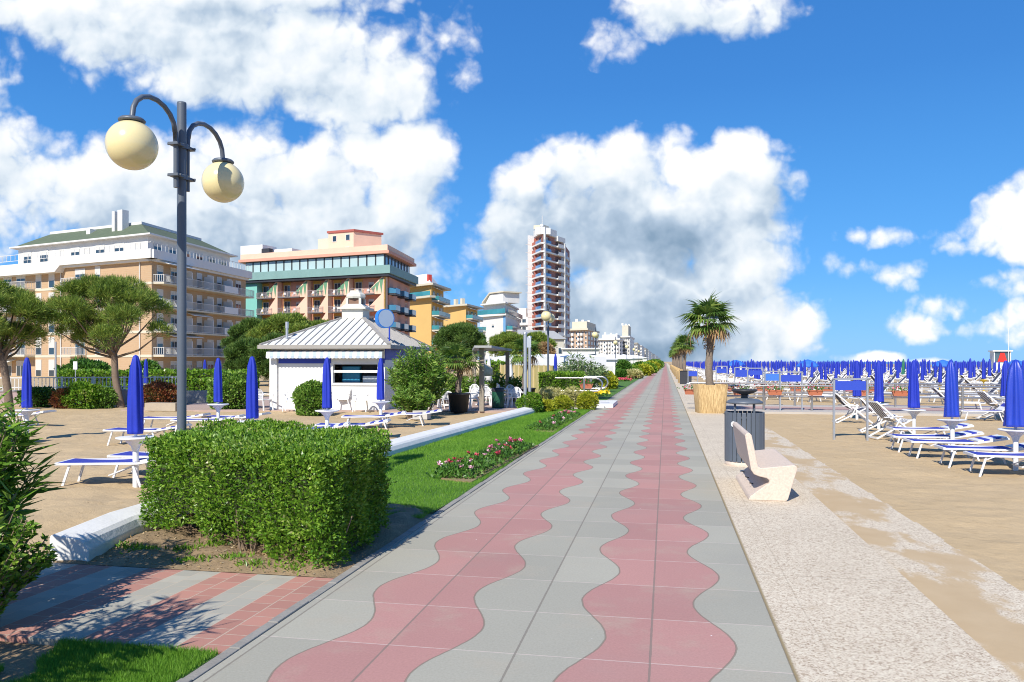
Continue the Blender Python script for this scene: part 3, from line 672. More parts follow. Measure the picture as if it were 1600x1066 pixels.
def make_lounger(label, group, head=.10, m=None, L=1.92):
    # long axis along +X, foot at x=0, head end raised at x=L
    t = thing('sun_lounger', label, 'sun lounger', group=group)
    z = .36; hx = L - .62
    f = MB()
    for s_ in (-.30, .30): f.bar((0, s_, z), (hx, s_, z), .036, .034); f.bar((hx, s_, z), (L, s_, z + head), .036, .032)
    f.bar((.02, -.3, z), (.02, .3, z), .05, .045, (0, 0, 1)); f.bar((L - .02, -.3, z + head), (L - .02, .3, z + head), .045, .04); f.bar((hx, -.3, z - .02), (hx, .3, z - .02), .04, .03)
    f.build('frame', FRM, t)
    for x_, dx in ((.22, -.12), (hx - .1, .14)):
        for s_ in (-.27, .27):
            l = MB(); l.bar((x_, s_, z), (x_ + dx, s_ * 1.06, -.03), .036, .026, (0, 1, 0)); l.build('leg', FRM, t)
    b = MB()
    for s_ in (-.22, .22): b.bar((x_ + .0, s_, z - .04), (x_ - .38, s_, .16), .02, .02)
    b.bar((x_ - .38, -.24, .16), (x_ - .38, .24, .16), .02, .02); b.build('brace', FRM, t)
    c = MB()
    for i in range(6):
        x0 = .06 + (hx - .1) * i / 6; x1 = .06 + (hx - .1) * (i + 1) / 6; d0 = .03 * math.sin(PI * i / 6); d1 = .03 * math.sin(PI * (i + 1) / 6)
        c.hexa([(x0, -.275, z + .0 - d0), (x1, -.275, z + .0 - d1), (x1, .275, z - d1), (x0, .275, z - d0), (x0, -.275, z + .026 - d0), (x1, -.275, z + .026 - d1), (x1, .275, z + .026 - d1), (x0, .275, z + .026 - d0)])
    c.build('seat_cloth', m or SLING, t)
    h = MB(); k = 5
    for i in range(k):
        h.mat(i % 2); a = i / k; e = (i + 1) / k; p = (hx + .02 + .58 * a, z + .012 + head * a + .02); q = (hx + .02 + .58 * e, z + .012 + head * e + .02)
        h.hexa([(p[0], -.275, p[1] - .012), (q[0], -.275, q[1] - .012), (q[0], .275, q[1] - .012), (p[0], .275, p[1] - .012), (p[0], -.275, p[1] + .012), (q[0], -.275, q[1] + .012), (q[0], .275, q[1] + .012), (p[0], .275, p[1] + .012)])
    h.build('striped_headrest', [FRM, m or SLING], t)
    return t
def make_deckchair(label, group, striped=True):
    # sling chair with high back, facing -X; long rails crossing
    t = thing('deck_chair', label, 'deck chair', group=group)
    f = MB()
    for s_ in (-.28, .28):
        f.bar((-.55, s_, .02), (.62, s_, 1.02), .045, .03, (0, 1, 0)); f.bar((.60, s_ * .9, .02), (-.35, s_ * .9, .52), .04, .03, (0, 1, 0)); f.bar((-.1, s_ * 1.06, .62), (.42, s_ * 1.06, .60), .05, .025)
        f.bar((-.05, s_ * 1.06, .62), (.15, s_ * 1.0, .2), .03, .025, (0, 1, 0))
    for p, q in (((-.55, .04)), ((.62, 1.01)), ((.60, .04)), ((-.35, .52))): f.bar((p, -.28, q), (p, .28, q), .035, .035)
    f.build('frame', FRM, t)
    c = MB(); n = 12; pts = [(.60 - .95 * i / n, 1.0 - .48 * i / n - .26 * math.sin(PI * i / n)) for i in range(n + 1)]
    m_ = 9
    for j in range(m_):
        c.mat(j % 2 if striped else 0); y0 = -.25 + .5 * j / m_; y1 = -.25 + .5 * (j + 1) / m_
        for i in range(n):
            a, b_ = pts[i], pts[i + 1]; c.face([(a[0], y0, a[1]), (a[0], y1, a[1]), (b_[0], y1, b_[1]), (b_[0], y0, b_[1])])
    c.build('sling', [DSLING, FRM], t)
    return t
ZR = -.10; ZL = -.03
# ---- left sand
GL = 'folded umbrellas on the left sand'; GLL = 'sun loungers on the left sand'
UL = [(212, 684, 'biggest blue folded umbrella left of the clipped hedge, over the nearest left loungers', 1), (394, 659, 'blue folded umbrella standing just behind the hedge, between the near lamp and the kiosk', 2),
      (341, 632, 'blue folded umbrella right of the near lamp pole, in front of the round green bush', 3), (511, 642, 'blue folded umbrella in front of the bush by the kiosk wall', 4),
      (595, 628, 'blue folded umbrella before the right end of the kiosk serving hatch', 5), (42, 641, 'blue folded umbrella half hidden by the oleander at the left edge', 6)]
base = None; pos = {}
for px, ty, lab, sd in UL:
    d = FOC * (EYE - .775 - ZL) / (ty - 565); x, y = W(px, d); pos[sd] = (x, y)
    u = make_umbrella(lab, GL, sd); u.location = (x, y, ZL); u.rotation_euler = (0, 0, sd)
for px, d, lab in ((228, 43, 'small far blue umbrella above the fence, left of the near lamp pole'), (320, 58, 'smallest far blue umbrella behind the long hedge, right of the lamp pole')):
    u = make_umbrella(lab, GL, px); x, y = W(px, d); u.location = (x, y, 0)
LPL = make_lounger('white lounger with blue cloth beside the biggest left umbrella, left of the hedge', GLL)
def place_l(x, y, rz, lab, first=[True]):
    if first[0]: LPL.location = (x, y, ZL); LPL.rotation_euler = (0, 0, rz); first[0] = False
    else: dup(LPL, (x, y, ZL), rz, lab)
LRS = make_lounger('white lounger with raised blue striped headrest just behind the biggest left umbrella', GLL, head=.36)
x, y = pos[1]; place_l(x - 1.25, y - .12, YAW + .08, '')
LRS.location = (x - 1.1, y + 1.0, ZL); LRS.rotation_euler = (0, 0, YAW - .1)
x, y = pos[3]; place_l(x - .95, y - .7, YAW + .05, 'white lounger nearer side of the umbrella right of the lamp pole')
place_l(x - .8, y + .7, YAW - .15, 'white lounger farther side of the umbrella right of the lamp pole')
x, y = pos[4]; place_l(x - 1.15, y - .75, YAW + .12, 'front lounger of the pair at the umbrella before the kiosk bush')
place_l(x - .6, y + .7, YAW + .02, 'rear lounger of the pair at the umbrella before the kiosk bush')
x, y = pos[5]; place_l(x - .95, y - .75, YAW + .1, 'front lounger of the pair below the kiosk serving hatch')
place_l(x - .2, y + .65, YAW + .02, 'rear lounger of the pair below the kiosk serving hatch, by the oleander')
x, y = pos[2]; place_l(x + .25, y - .6, YAW + .1, 'lounger mostly hidden behind the clipped hedge')
x, y = W(172, 19.5); place_l(x, y, YAW - .06, 'white lounger left of the biggest left umbrella, out on the sand')
x, y = W(222, 23.5); place_l(x, y, YAW, 'white lounger seen behind the near lamp pole')
x, y = pos[6]; place_l(x - 1.3, y - .85, YAW - .12, 'white lounger with blue cloth right of the oleander, by the half hidden umbrella')
x, y = W(-205, 11.6); place_l(x, y, YAW - .1, 'lounger behind the oleander at the left edge, blue cloth just showing')
x, y = W(6, 25); place_l(x - .4, y, YAW - .1, 'far white lounger with raised end near the pink wall')
# ---- right beach: five umbrellas of the first row
GRU = 'folded umbrellas of the first beach row'; GRL = 'sun loungers of the first beach row'
UR = [(1587, 672, 'largest folded blue umbrella at the right edge of the photo, glossy creased cloth', 11, BLUEV), (1489, 656.6, 'folded blue umbrella with lighter glossy cloth, second from the right edge in the first row', 12, BLUEV),
      (1428, 641, 'folded dark blue umbrella left of the blue walkway mat, beside the striped deck chair', 13, None), (1373, 631.5, 'folded blue umbrella just right of the near sign frame', 14, None), (1339, 622, 'folded blue umbrella seen behind the near sign frame', 15, None),
      (1571, 622, 'folded dark blue umbrella just behind the largest one, over the slanted backrest', 16, None)]
for px, ty, lab, sd, m_ in UR:
    d = FOC * (EYE - .775 - ZR) / (ty - 565); x, y = W(px, d); pos[sd] = (x, y)
    u = make_umbrella(lab, GRU, sd, m_, r={11: .215, 12: .165, 16: .17}.get(sd, .155), tp=.45); u.location = (x, y, ZR); u.rotation_euler = (math.radians(-2.5 if sd == 12 else 0), math.radians(-2 if sd == 12 else 0), sd)
labs = ['near lounger of the pair at the largest right umbrella, front legs closest to the camera', 'far lounger of the pair at the largest right umbrella', 'near lounger of the pair at the glossy lighter umbrella', 'far lounger of the pair at the glossy lighter umbrella', 'lounger beside the striped deck chair, third pair of the first row']
x, y = pos[11]
for i, (xx, yy, hd) in enumerate(((pos[11][0] - 1.05, pos[11][1] - .62, 0), (pos[11][0] - 1.2, pos[11][1] + .55, 0), (pos[12][0] - 1.15, pos[12][1] - .7, 0), (pos[12][0] - 1.2, pos[12][1] + .5, 0), (pos[13][0] - .9, pos[13][1] - 1.1, 0))):
    dup(LPL, (xx, yy, ZR), -.04 + .02 * i, labs[i], GRL)
LPF = make_lounger('white lounger just behind the first row, below the slanted backrests', GRL, head=.55); LPF.location = (pos[16][0] - 1.9, pos[16][1] - 1.0, ZR)
dk = make_deckchair('deck chair with black and white striped sling beside the dark blue umbrella', 'deck chairs on the right beach'); dk.location = (pos[13][0] - .55, pos[13][1] - .1, ZR); dk.rotation_euler = (0, 0, PI + .25)
DKW = make_deckchair('white folding deck chair right behind the near sign frame post', 'deck chairs on the right beach', False); DKW.location = (pos[14][0] - .25, pos[14][1] - 1.4, ZR); DKW.rotation_euler = (0, 0, PI - .1)
dup(DKW, (pos[15][0] - .55, pos[15][1] - 1.9, ZR), PI + .05, 'white folding deck chair left of the near sign frame, nearest the walkway')
dup(dk, (pos[16][0] - .35, pos[16][1] - .2, ZR), PI + .15, 'dark deck chair with slanted back beside the umbrella behind the largest one')
# ---- the dense field of folded umbrellas and loungers behind
U1 = [canopy_mb(50 + k, n=12, r=.125, tp=.3) for k in range(4)]
def uni(k, tray=None):
    g = U1[k]; q = MB(); q.v = list(g.v); q.f = list(g.f); q.m = [0] * len(g.f); q.sm = list(g.sm); q.mat(1)
    q.tube([(0, 0, -.1), (0, 0, .85)], .04, 6, caps=False); q.lathe([(.05, .62), (.24, .75), (.26, .79), (.02, .79)], 10); return q
UM = [uni(k).data('umbrella', [BLUEC, PLAST]) for k in range(4)]; UMY = uni(1).data('umbrella', [BLUEC, mat('yellow plastic', (.75, .52, .04), .4, .05)])
UMG = uni(2).data('umbrella', [mat('green cloth', (.02, .16, .10), .7, .2), PLAST])
def lng(head, m):
    q = MB(); z = .36; hx = 1.3
    for s_ in (-.3, .3):
        q.bar((0, s_, z), (hx, s_, z), .06, .05); q.bar((hx, s_, z), (1.9, s_ , z + head), .06, .05)
        for x_, dx in ((.2, -.12), (1.2, .14)): q.bar((x_, s_, z), (x_ + dx, s_, -.05), .05, .04, (0, 1, 0))
    q.bar((0, -.3, z), (0, .3, z), .06, .05); q.bar((1.9, -.3, z + head), (1.9, .3, z + head), .06, .05)
    q.mat(1); q.bar((.05, 0, z), (hx, 0, z), .55, .03); q.mat(2); q.bar((hx, 0, z), (1.88, 0, z + head), .55, .03); return q
LM = [lng(.25, 0), lng(.62, 0), lng(.8, 0), lng(.05, 0)]
GREYS = mat('grey sling', (.45, .46, .5), .8, .1)
LMD = [LM[0].data('lounger', [FRM, SLING, FRM]), LM[1].data('lounger', [FRM, FRM, DSLING]), LM[2].data('lounger', [FRM, GREYS, DSLING]), LM[3].data('lounger', [FRM, GREYS, GREYS])]
us = []; ls = []
rr = random.Random(5)
for k in range(0, 17):
    X = 6.6 + 5.0 * k; y0 = (60, 58, 50, 47, 50, 52, 54, 58, 62, 66, 70, 74, 78, 82, 86, 90, 94)[k]
    y = y0
    while y < 265:
        b_ = bearing(X, y)
        if b_ < 1640 and y < 265 - k * 3:
            us.append((depth(X, y), X + rr.uniform(-.25, .25), y + rr.uniform(-.25, .25), rr.random()))
            for dy in (-.85, .85):
                if rr.random() < .9: ls.append((depth(X, y), X - .9 + rr.uniform(-.5, .3), y + dy + rr.uniform(-.2, .2), rr.random()))
        y += 3.2
# extra loungers stacked near the walkway
for (px, d) in ((1195, 44), (1215, 46), (1240, 42), (1262, 41), (1165, 52), (1140, 55), (1180, 57), (1205, 55), (1225, 50), (1330, 40), (1350, 46), (1400, 44), (1430, 39), (1452, 41), (1505, 43), (1520, 40), (1300, 50), (1285, 45), (1380, 50), (1455, 52), (1535, 33.5), (1560, 35)):
    x, y = W(px, d); ls.append((d, x, y, rr.random()))
us.sort(); ls.sort()
DLU = 'folded blue umbrella in the dense far field along the beach'; DLL = 'white sun lounger among the dense field of folded umbrellas'
def far_mesh(name, lst, datas, z, pick):
    V = []; F = []; M = []; off = 0
    for (d, x, y, r) in lst:
        me = datas[pick(r)]; v = np.array([p.co for p in me.vertices]); a = (r * 50 % 1 - .5) * .2; c, s_ = math.cos(a), math.sin(a)
        V.append(v @ np.array([[c, s_, 0], [-s_, c, 0], [0, 0, 1]]) + np.array([x, y, z])); F += [tuple(i + off for i in p.vertices) for p in me.polygons]; M += [p.material_index for p in me.polygons]; off += len(v)
    me = bpy.data.meshes.new(name); me.from_pydata(np.concatenate(V).tolist(), [], F)
    for m_ in datas[0].materials: me.materials.append(m_)
    me.polygons.foreach_set('material_index', M); me.update(); return struct(obj(name, me), 'stuff')
NU = NLG = 285
def near_px(px, d0): return min(range(NU), key=lambda i: abs(bearing(us[i][1], us[i][2]) - px) + abs(us[i][0] - d0) * 4)
iy1, iy2, ig = near_px(1533, 48), near_px(1485, 52), near_px(1410, 75)
for i, (d, x, y, r) in enumerate(us[:NU]):
    m_ = UM[int(r * 4)]; lab = DLU
    if i in (iy1, iy2): m_ = UMY; lab = 'blue folded umbrella with a yellow tray, the one nearer the lifeguard tower' if i == iy1 else 'blue folded umbrella with a yellow tray, just right of the glossy lighter umbrella'
    if i == ig: m_ = UMG; lab = 'single green folded umbrella among the blue ones'
    o = tag(obj('beach_umbrella', m_, None, (x, y, ZR), r * 6), lab, 'beach umbrella', 'far field of folded umbrellas'); h = .88 + .22 * ((r * 37) % 1); o.scale = (.9 + .35 * ((r * 53) % 1), 1.0, h); o.rotation_euler = ((r * 71 % 1 - .5) * .07, (r * 29 % 1 - .5) * .07, r * 6)
far_mesh('far_umbrellas', us[NU:], UM, ZR, lambda r: int(r * 4))
for d, x, y, r in ls[:NLG]:
    tag(obj('sun_lounger', LMD[int(r * 4)], None, (x, y, ZR), (r - .5) * .3 + (PI if (r * 91) % 1 < .25 else 0)), DLL, 'sun lounger', 'far field of sun loungers')
far_mesh('far_loungers', ls[NLG:], LMD[:1] , ZR, lambda r: 0)
def open_parasol(px, d, z, r, lab):
    x, y = W(px, d); t = thing('open_parasol', lab, 'parasol', (x, y, ZR))
    g = MB(); g.lathe([(.01, z), (r * .5, z - .16), (r * .85, z - .42), (r, z - .62), (r * .99, z - .72)], 8, smooth=False); g.build('canopy', mat('sky blue cloth', (.03, .15, .62), .7, .1), t)
    g = MB(); g.tube([(0, 0, -.1), (0, 0, z)], .03, 6); g.build('pole', PLAST, t)
open_parasol(1262, 72, 2.3, 1.0, 'open bright blue parasol above the folded ones, right of the palm'); open_parasol(1473, 82, 2.3, 1.0, 'open blue parasol near the pale awning on the beach'); open_parasol(1588, 70, 2.25, 1.1, 'open blue parasol at the foot of the lifeguard tower'); open_parasol(1150, 95, 2.3, 1.1, 'open blue parasol near the big palm trunk')
# ---- blue walkway mat, cross path, rails, planters, sign frames
x0, y0 = G(1370, 637, ZR); x1, y1 = G(1560, 637, ZR)
g = MB(); g.box(x0, x1 + 3, (y0 + y1) / 2 - .55, (y0 + y1) / 2 + .45, -.2, -.045); o = g.build('beach_mat', mat('faded blue matting', (.10, .14, .34), .95, .2, 6, .5)); tag(o, 'faded blue walkway mat lying across the sand', 'walkway mat')
PAVE = mat('pale concrete', (.46, .42, .37), .9, .12, 2, .3, world=True); PAVEP = mat('pink concrete', (.46, .30, .26), .9, .12, 2, .3, world=True)
g = MB(); g.box(2.18, 16.5, 33.2, 38.6, -.3, -.012); struct(g.build('ramp_path', PAVE)); g = MB(); g.box(2.18, 16.5, 34.9, 37.0, -.3, -.006); struct(g.build('pink_path', PAVEP))
def railing(y, lab, x0, x1, n, loop=-1):
    t = thing('handrail', lab, 'handrail', (0, y, 0))
    for z in (1.0, .56):
        g = MB()
        if z == 1.0:
            pts = [(x1, 0, z), (x0 + .3, 0, z)] + [(x0 + .3 - .35 * math.sin(q), 0, .78 + .22 * math.cos(q)) for q in np.linspace(.2, PI, 9)] + [(x1, 0, z - .44)]
            g.tube(pts, .038, 8)
        else: g.tube([(x1, 0, .78), (x1 + .001, 0, .56)], .03, 8) if False else g.tube([(x0 + .8, 0, .78), (x1, 0, .78)], .014, 6)
        g.build('rail', STEEL, t)
    for i in range(n):
        x = x0 + .6 + (x1 - x0 - .8) * i / (n - 1); g = MB(); g.tube([(x, 0, -.05), (x, 0, .98)], .048, 8); g.build('post', STEEL, t)
    return t
railing(34.2, 'nearer steel handrail along the cross path, hung with terracotta planters', 1.5, 15.5, 8)
railing(37.9, 'farther steel handrail along the cross path, starting with a loop by the palm', .9, 14.5, 7)
def planter_mesh():
    g = MB(); g.hexa([(-.24, -.08, -.08), (.24, -.08, -.08), (.24, .08, -.08), (-.24, .08, -.08), (-.29, -.11, .10), (.29, -.11, .10), (.29, .11, .10), (-.29, .11, .10)]); g.box(-.31, .31, -.13, .13, .10, .135); return g
PLM = planter_mesh().data('planter', TERRA)
def plant_mesh(n, L, wd, sx, sy, sz, m):
    c = rng.normal(size=(n, 3)) * np.array([sx, sy, sz]) * .5; d = rng.normal(size=(n, 3)) * .6 + np.array([0, 0, .6]); o = quads('tmp', leafquads(c, d, L, wd), m); me = o.data; bpy.data.objects.remove(o); return me
PPM = plant_mesh(70, .09, .05, .42, .18, .10, LEAF_D); PRF = plant_mesh(14, .08, .07, .6, .2, .2, FPINK[2])
def planter(x, y, lab, z=.70):
    t = thing('hanging_planter', lab, 'planter', (x, y, z), group='terracotta planters on the handrails')
    obj('trough', PLM, t); obj('foliage', PPM, t, (0, 0, .17)); obj('blossom', PRF, t, (0, 0, .22))
for i, px in enumerate((1136, 1192, 1245, 1293, 1329, 1367)):
    yy = 38.0; t_ = (px - 800) / FOC; X = yy * (t_ * FY - RY) / (RX - t_ * FX)
    if X < 14: planter(X, yy + .02, ['terracotta planter on the far rail right of the palm pot', 'terracotta planter on the far rail above the litter bin lid', 'terracotta planter on the far rail left of the second sign frame', 'terracotta planter on the far rail right of the second sign frame', 'terracotta planter on the far rail behind the near sign frame', 'terracotta planter on the far rail by the fourth umbrella'][i])
for i, px in enumerate((1080, 1156, 1210, 1273, 1345, 1405)):
    yy = 34.1; t_ = (px - 800) / FOC; X = yy * (t_ * FY - RY) / (RX - t_ * FX)
    if 1 < X < 15.6: planter(X, yy - .1, ['terracotta planter on the near rail beside the loop', 'terracotta planter on the near rail just right of the palm pot', 'terracotta planter on the near rail below the second sign frame', 'terracotta planter on the near rail between the two sign frames', 'terracotta planter on the near rail seen through the near sign frame', 'terracotta planter on the near rail left of the dark blue umbrella'][i])
BOARD = mat('blue board', (.035, .075, .48), .45, .1, 2); BOARD2 = mat('lighter blue board', (.06, .19, .60), .45, .1, 2)
def sign_frame(xa, xb, yf, ztop, zb, lab, m, zg=ZR, d=None):
    d_ = d or FOC * (EYE - zg) / (yf - 565); p = Vector(W(xa, d_)); q = Vector(W(xb, d_)); t = thing('sign_frame', lab, 'sign', (p.x, p.y, zg), math.atan2(q.y - p.y, q.x - p.x), 'blank blue beach signs'); w = (q - p).length
    for x in (0, w): g = MB(); g.bar((x, 0, -.1), (x, 0, ztop - zg), .05, .05, (0, 1, 0)); g.build('post', GALV, t)
    g = MB(); g.bar((-.025, 0, ztop - zg), (w + .025, 0, ztop - zg), .05, .05); g.build('top_bar', GALV, t)
    g = MB(); g.box(.035, w - .035, -.015, .015, zb[0] - zg, zb[1] - zg); g.build('board', m, t)
d1 = FOC * (EYE - ZR) / (688 - 565)
sign_frame(1303, 1355, 688, Zat(592.5, d1), (Zat(610, d1), Zat(595.5, d1)), 'nearest blank blue sign in a tall galvanised frame on the right sand', BOARD)
d1 = FOC * (EYE - ZR) / (645 - 565)
sign_frame(1219, 1253, 645, Zat(581.5, d1), (Zat(596.5, d1), Zat(586, d1)), 'second blank blue sign frame standing before the near handrail', BOARD)
for i, (xa, xb, d1, ya, yb, m_) in enumerate(((1195, 1218, 37, 584, 595, BOARD2), (1168, 1192, 43, 579, 586, BOARD), (1148, 1169, 46, 578, 589, BOARD), (1119, 1136, 50, 576, 583, BOARD), (1075, 1090, 55, 580, 588, BOARD))):
    sign_frame(xa, xb, 0, Zat(ya - 3.5, d1), (Zat(yb, d1), Zat(ya, d1)), ['lighter blue blank sign just left of the second sign frame', 'fourth blue sign along the far handrail', 'fifth blue sign along the far handrail', 'small blue sign right of the palm trunk', 'small blue sign left of the palm trunk'][i], m_, ZR, d1)
# ---- lifeguard tower and flagpole
x, y = W(1563, 112); t = thing('lifeguard_tower', 'white lifeguard cabin on legs with a red triangle in its window, above the umbrellas', 'lifeguard tower', (x, y, ZR), -.1)
g = MB(); g.box(-1.05, 1.05, -1, 1, 1.0, 1.95); g.box(-1.05, -.95, -1, 1, 1.95, 3.5); g.box(.95, 1.05, -1, 1, 1.95, 3.5); g.box(-1.05, 1.05, .9, 1, 1.95, 3.5); g.build('cabin', WHITE, t)
g = MB(); g.box(-1.25, 1.25, -1.2, 1.2, 3.5, 3.66); g.build('roof', WHITE, t)
g = MB(); g.box(-.94, .94, -.9, -.86, 1.96, 3.49); g.build('window', glass('tower glass', (.08, .12, .14)), t)
g = MB(); g.faces([(-.6, -.99, 2.05), (.6, -.99, 2.05), (.25, -.99, 3.3), (-.25, -.99, 3.3), (-.6, -.93, 2.05), (.6, -.93, 2.05), (.25, -.93, 3.3), (-.25, -.93, 3.3)], [(0, 1, 2, 3), (7, 6, 5, 4), (0, 4, 5, 1), (1, 5, 6, 2), (2, 6, 7, 3), (3, 7, 4, 0)]); g.build('red_triangle', mat('red panel', (.70, .03, .02), .5, .05), t)
for a in (-.95, .95):
    for b_ in (-.9, .9): g = MB(); g.tube([(a, b_, -.2), (a, b_, 1.0)], .06, 6); g.build('leg', WHITE, t)
g = MB(); g.box(-2.3, -1.06, -.6, .6, .95, 1.02); g.box(-2.3, -2.24, -.6, .6, 1.02, 2.0); g.build('side_platform', GALV, t)
x, y = W(1576, 106); o = tag(obj('flagpole', (lambda g: (g.tube([(0, 0, -.1), (0, 0, 6.6)], [.06, .03], 8), g.data('flagpole', WHITE))[1])(MB()), None, (x, y, ZR)), 'thin white flagpole beside the lifeguard tower', 'flagpole')

# ================================================================ palms in reed wrapped pots
FRONDM = leafmat('palm leaf', [(.05, .12, .02), (.12, .22, .04), (.26, .34, .07), (.44, .35, .12)], .45, .25, [0, .5, .88, 1]); DEADF = leafmat('dead palm leaf', [(.20, .11, .05), (.36, .22, .10), (.48, .34, .17)], .8, .15)
REED = mat('reed matting', (.56, .39, .17), .85, .25, 9, .5)
def m_reed():
    m, b = newmat('reed screen'); p = objco(); x, y, z = sepxyz(p)
    n = node('ShaderNodeVectorMath', operation='MULTIPLY'); S.nt.links.new(p.k, n.inputs[0]); n.inputs[1].default_value = (1, 1, .09)
    a = noise(S(n.outputs[0]), 34, 4, .7); c = cmix(sstep(a, .3, .7), (.33, .20, .075), (.70, .50, .24)); c = cmix(noise(p, 2.5, 3), c, cmix(1.0, c, (.85, .85, .85), 'MULTIPLY'))
    setin(b, 'Base Color', c); setin(b, 'Roughness', .85); bumpto(b, a, .8, .02); return m
REED = m_reed()
def fan_frond(L, seed, dead):
    rd = np.random.default_rng(seed); fs = []; pet = L * .45; R = L * .62; n = 22
    w = .012; fs.append([(0, -w, 0), (0, w, 0), (pet, w, .02), (pet, -w, .02)])
    for k in range(n):
        a = (-.5 + (k + .5) / n) * 4.2; rr_ = R * (1 - .22 * abs(a) / 2.3) * rd.uniform(.85, 1.05); c, s_ = math.cos(a), math.sin(a); hw = R * .05; dp = -rd.uniform(.03, .16) * (2.6 if dead else 1) - .05 * abs(a)
        b_ = (pet, 0, .02); m1 = (pet + c * rr_ * .55 - s_ * hw, s_ * rr_ * .55 + c * hw, .05); m2 = (pet + c * rr_ * .55 + s_ * hw, s_ * rr_ * .55 - c * hw, .05); tp = (pet + c * rr_, s_ * rr_, dp * rr_ * 2)
        fs.append([b_, m2, tp, m1])
    return np.array(fs)
def palm(name, lab, x, y, h, R, nf, z0=0, pot=None, detail=1.0, group=None, tr=.15):
    t = thing('palm_tree', lab, 'palm', (x, y, z0), group=group)
    g = MB(); k = 16; pts = [(.03 * math.sin(i * .6), .03 * math.cos(i * .5), h * i / k) for i in range(k + 1)]
    g.tube(pts, [tr * (1.12 - .25 * i / k + .14 * (i % 2) + (.18 if i > k - 3 else 0)) for i in range(k + 1)], 12); g.build('trunk', PALMB, t)
    # shaggy old leaf bases
    n = int(150 * detail); zz = h * (1.02 - rng.random(n) ** 1.5 * .32); an = rng.random(n) * 2 * PI; cen = np.stack([np.cos(an) * tr * .95, np.sin(an) * tr * .95, zz], 1)
    bases = leafquads(cen, np.stack([np.cos(an) * .5, np.sin(an) * .5, -.4 + rng.random(n)], 1), .15, .035)
    liv = []; dea = []
    for i in range(nf):
        u = (i + .5) / nf; el = math.radians(82 - 118 * u ** .9 + random.uniform(-8, 8)); az = i * 2.39996 + random.uniform(-.25, .25); dead = u > .80
        F = fan_frond(R * random.uniform(.85, 1.1) * (.8 if dead else 1), i + int(abs(x) * 10), dead)
        c, s_ = math.cos(el), math.sin(el); X = F[..., 0] * c - F[..., 2] * s_; Z = F[..., 0] * s_ + F[..., 2] * c; Y = F[..., 1]
        roll = random.uniform(-.5, .5); 
        # droop with distance
        Z = Z - .16 * (F[..., 0] / R) ** 2 * R * max(.2, math.cos(el))
        ca, sa = math.cos(az), math.sin(az); Q = np.stack([X * ca - Y * sa, X * sa + Y * ca, Z + h], -1); (dea if dead else liv).append(Q)
    quads('crown', np.concatenate(liv), FRONDM, t); quads('dead_fronds', np.concatenate(dea + [bases]), DEADF, t)
    return t
def reed_pot(x, y, lab, r=.56, h=1.1):
    t = thing('reed_planter', lab, 'planter', (x, y, .004), .19, group='reed wrapped palm pots')
    g = MB(); n = 4; g.lathe([(r * .93, 0), (r * 1.08, h), (r * 1.02, h), (r * .98, h - .1)], 40, wob=lambda q, j: (abs(math.cos(q)) ** 5 + abs(math.sin(q)) ** 5) ** (-1 / 5) * (1 + .012 * math.sin(23 * q))); g.build('reed_wrap', REED, t)
    g = MB(); g.lathe([(r * .99, h - .12), (.01, h - .08)], 20); g.build('earth', MSOIL, t)
d = 31.0; px_, py_ = W(1110, d); reed_pot(px_, py_, 'largest reed wrapped square palm pot, nearest on the stone strip'); palm('palm', 'tall fan palm in the nearest reed pot, right of the promenade', px_ - .03, py_, 3.5, 1.35, 26, 0, detail=1.6, group='fan palms along the promenade', tr=.135)
for i, yy in enumerate((76, 92, 108, 124, 142, 160, 180, 205)):
    xx = 1.75; L1 = ['second reed pot along the right of the promenade, dark box beside it', 'third reed pot along the promenade'] ; L2 = ['second fan palm along the promenade, much smaller than the nearest', 'third fan palm along the promenade, overlapping the second']
    reed_pot(xx, yy, L1[i] if i < 2 else 'distant reed pot in the receding row', .6, 1.1); palm('palm', L2[i] if i < 2 else 'distant fan palm in the receding row', xx, yy, 3.5 + .3 * (i % 2), 1.35, 26, 0, detail=.4, group='fan palms along the promenade')
x, y = W(1065, 70); g = MB(); g.box(-.5, .5, -.3, .3, 0, 1.15); g.box(-.54, .54, -.34, .34, 1.15, 1.2); o = g.build('utility_box', DARK); o.location = (x + .35, y, 0); tag(o, 'dark utility box beside the second reed pot', 'utility box')
# ================================================================ terrace and kiosk
g = MB(); g.prism([(-22, 29.0), (-5.6, 31.2), (-5.3, 62), (-22, 62)], -.2, .015); struct(g.build('terrace_paving', mat('pink terrace paving', (.42, .31, .26), .9, .2, 3, .3, world=True)))
ROOFW = mat('white ribbed metal', (.70, .71, .70), .45, .05, 3); ROOFG = mat('grey flashing', (.33, .31, .28), .7, .12, 4); TRIMB = mat('deep blue trim', (.02, .05, .42), .5, .1, 3)
kx, ky = W(424, 33.0); ka = .069
t = thing('beach_kiosk', 'white beach kiosk with hipped ribbed metal roof, blue trim and serving hatch', 'kiosk', (kx, ky, 0), ka)
KW, KD, KH = 4.85, 6.9, 2.52
g = MB(); HX0, HX1, HZ0, HZ1 = 2.66, 4.55, 1.12, 2.12
g.box(0, HX0, 0, .2, 0, KH); g.box(HX1, KW, 0, .2, 0, KH); g.box(HX0, HX1, 0, .2, 0, HZ0); g.box(HX0, HX1, 0, .2, HZ1, KH)
g.box(0, .2, .2, KD, 0, KH); g.box(KW - .2, KW, .2, KD, 0, KH); g.box(.2, KW - .2, KD - .2, KD, 0, KH); g.box(-.03, .28, -.12, -.003, 0, KH - .1)
g.build('wall', WHITE, t)
g = MB(); g.box(.32, KW, -.03, -.002, KH - .60, KH - .40); g.box(KW + .002, KW + .03, 0, KD, KH - .45, KH - .01); g.build('blue_band', TRIMB, t)
g = MB(); g.box(HX0 + .02, HX1 - .02, .9, .95, HZ0, HZ1); g.build('interior_panel', DARK, t)
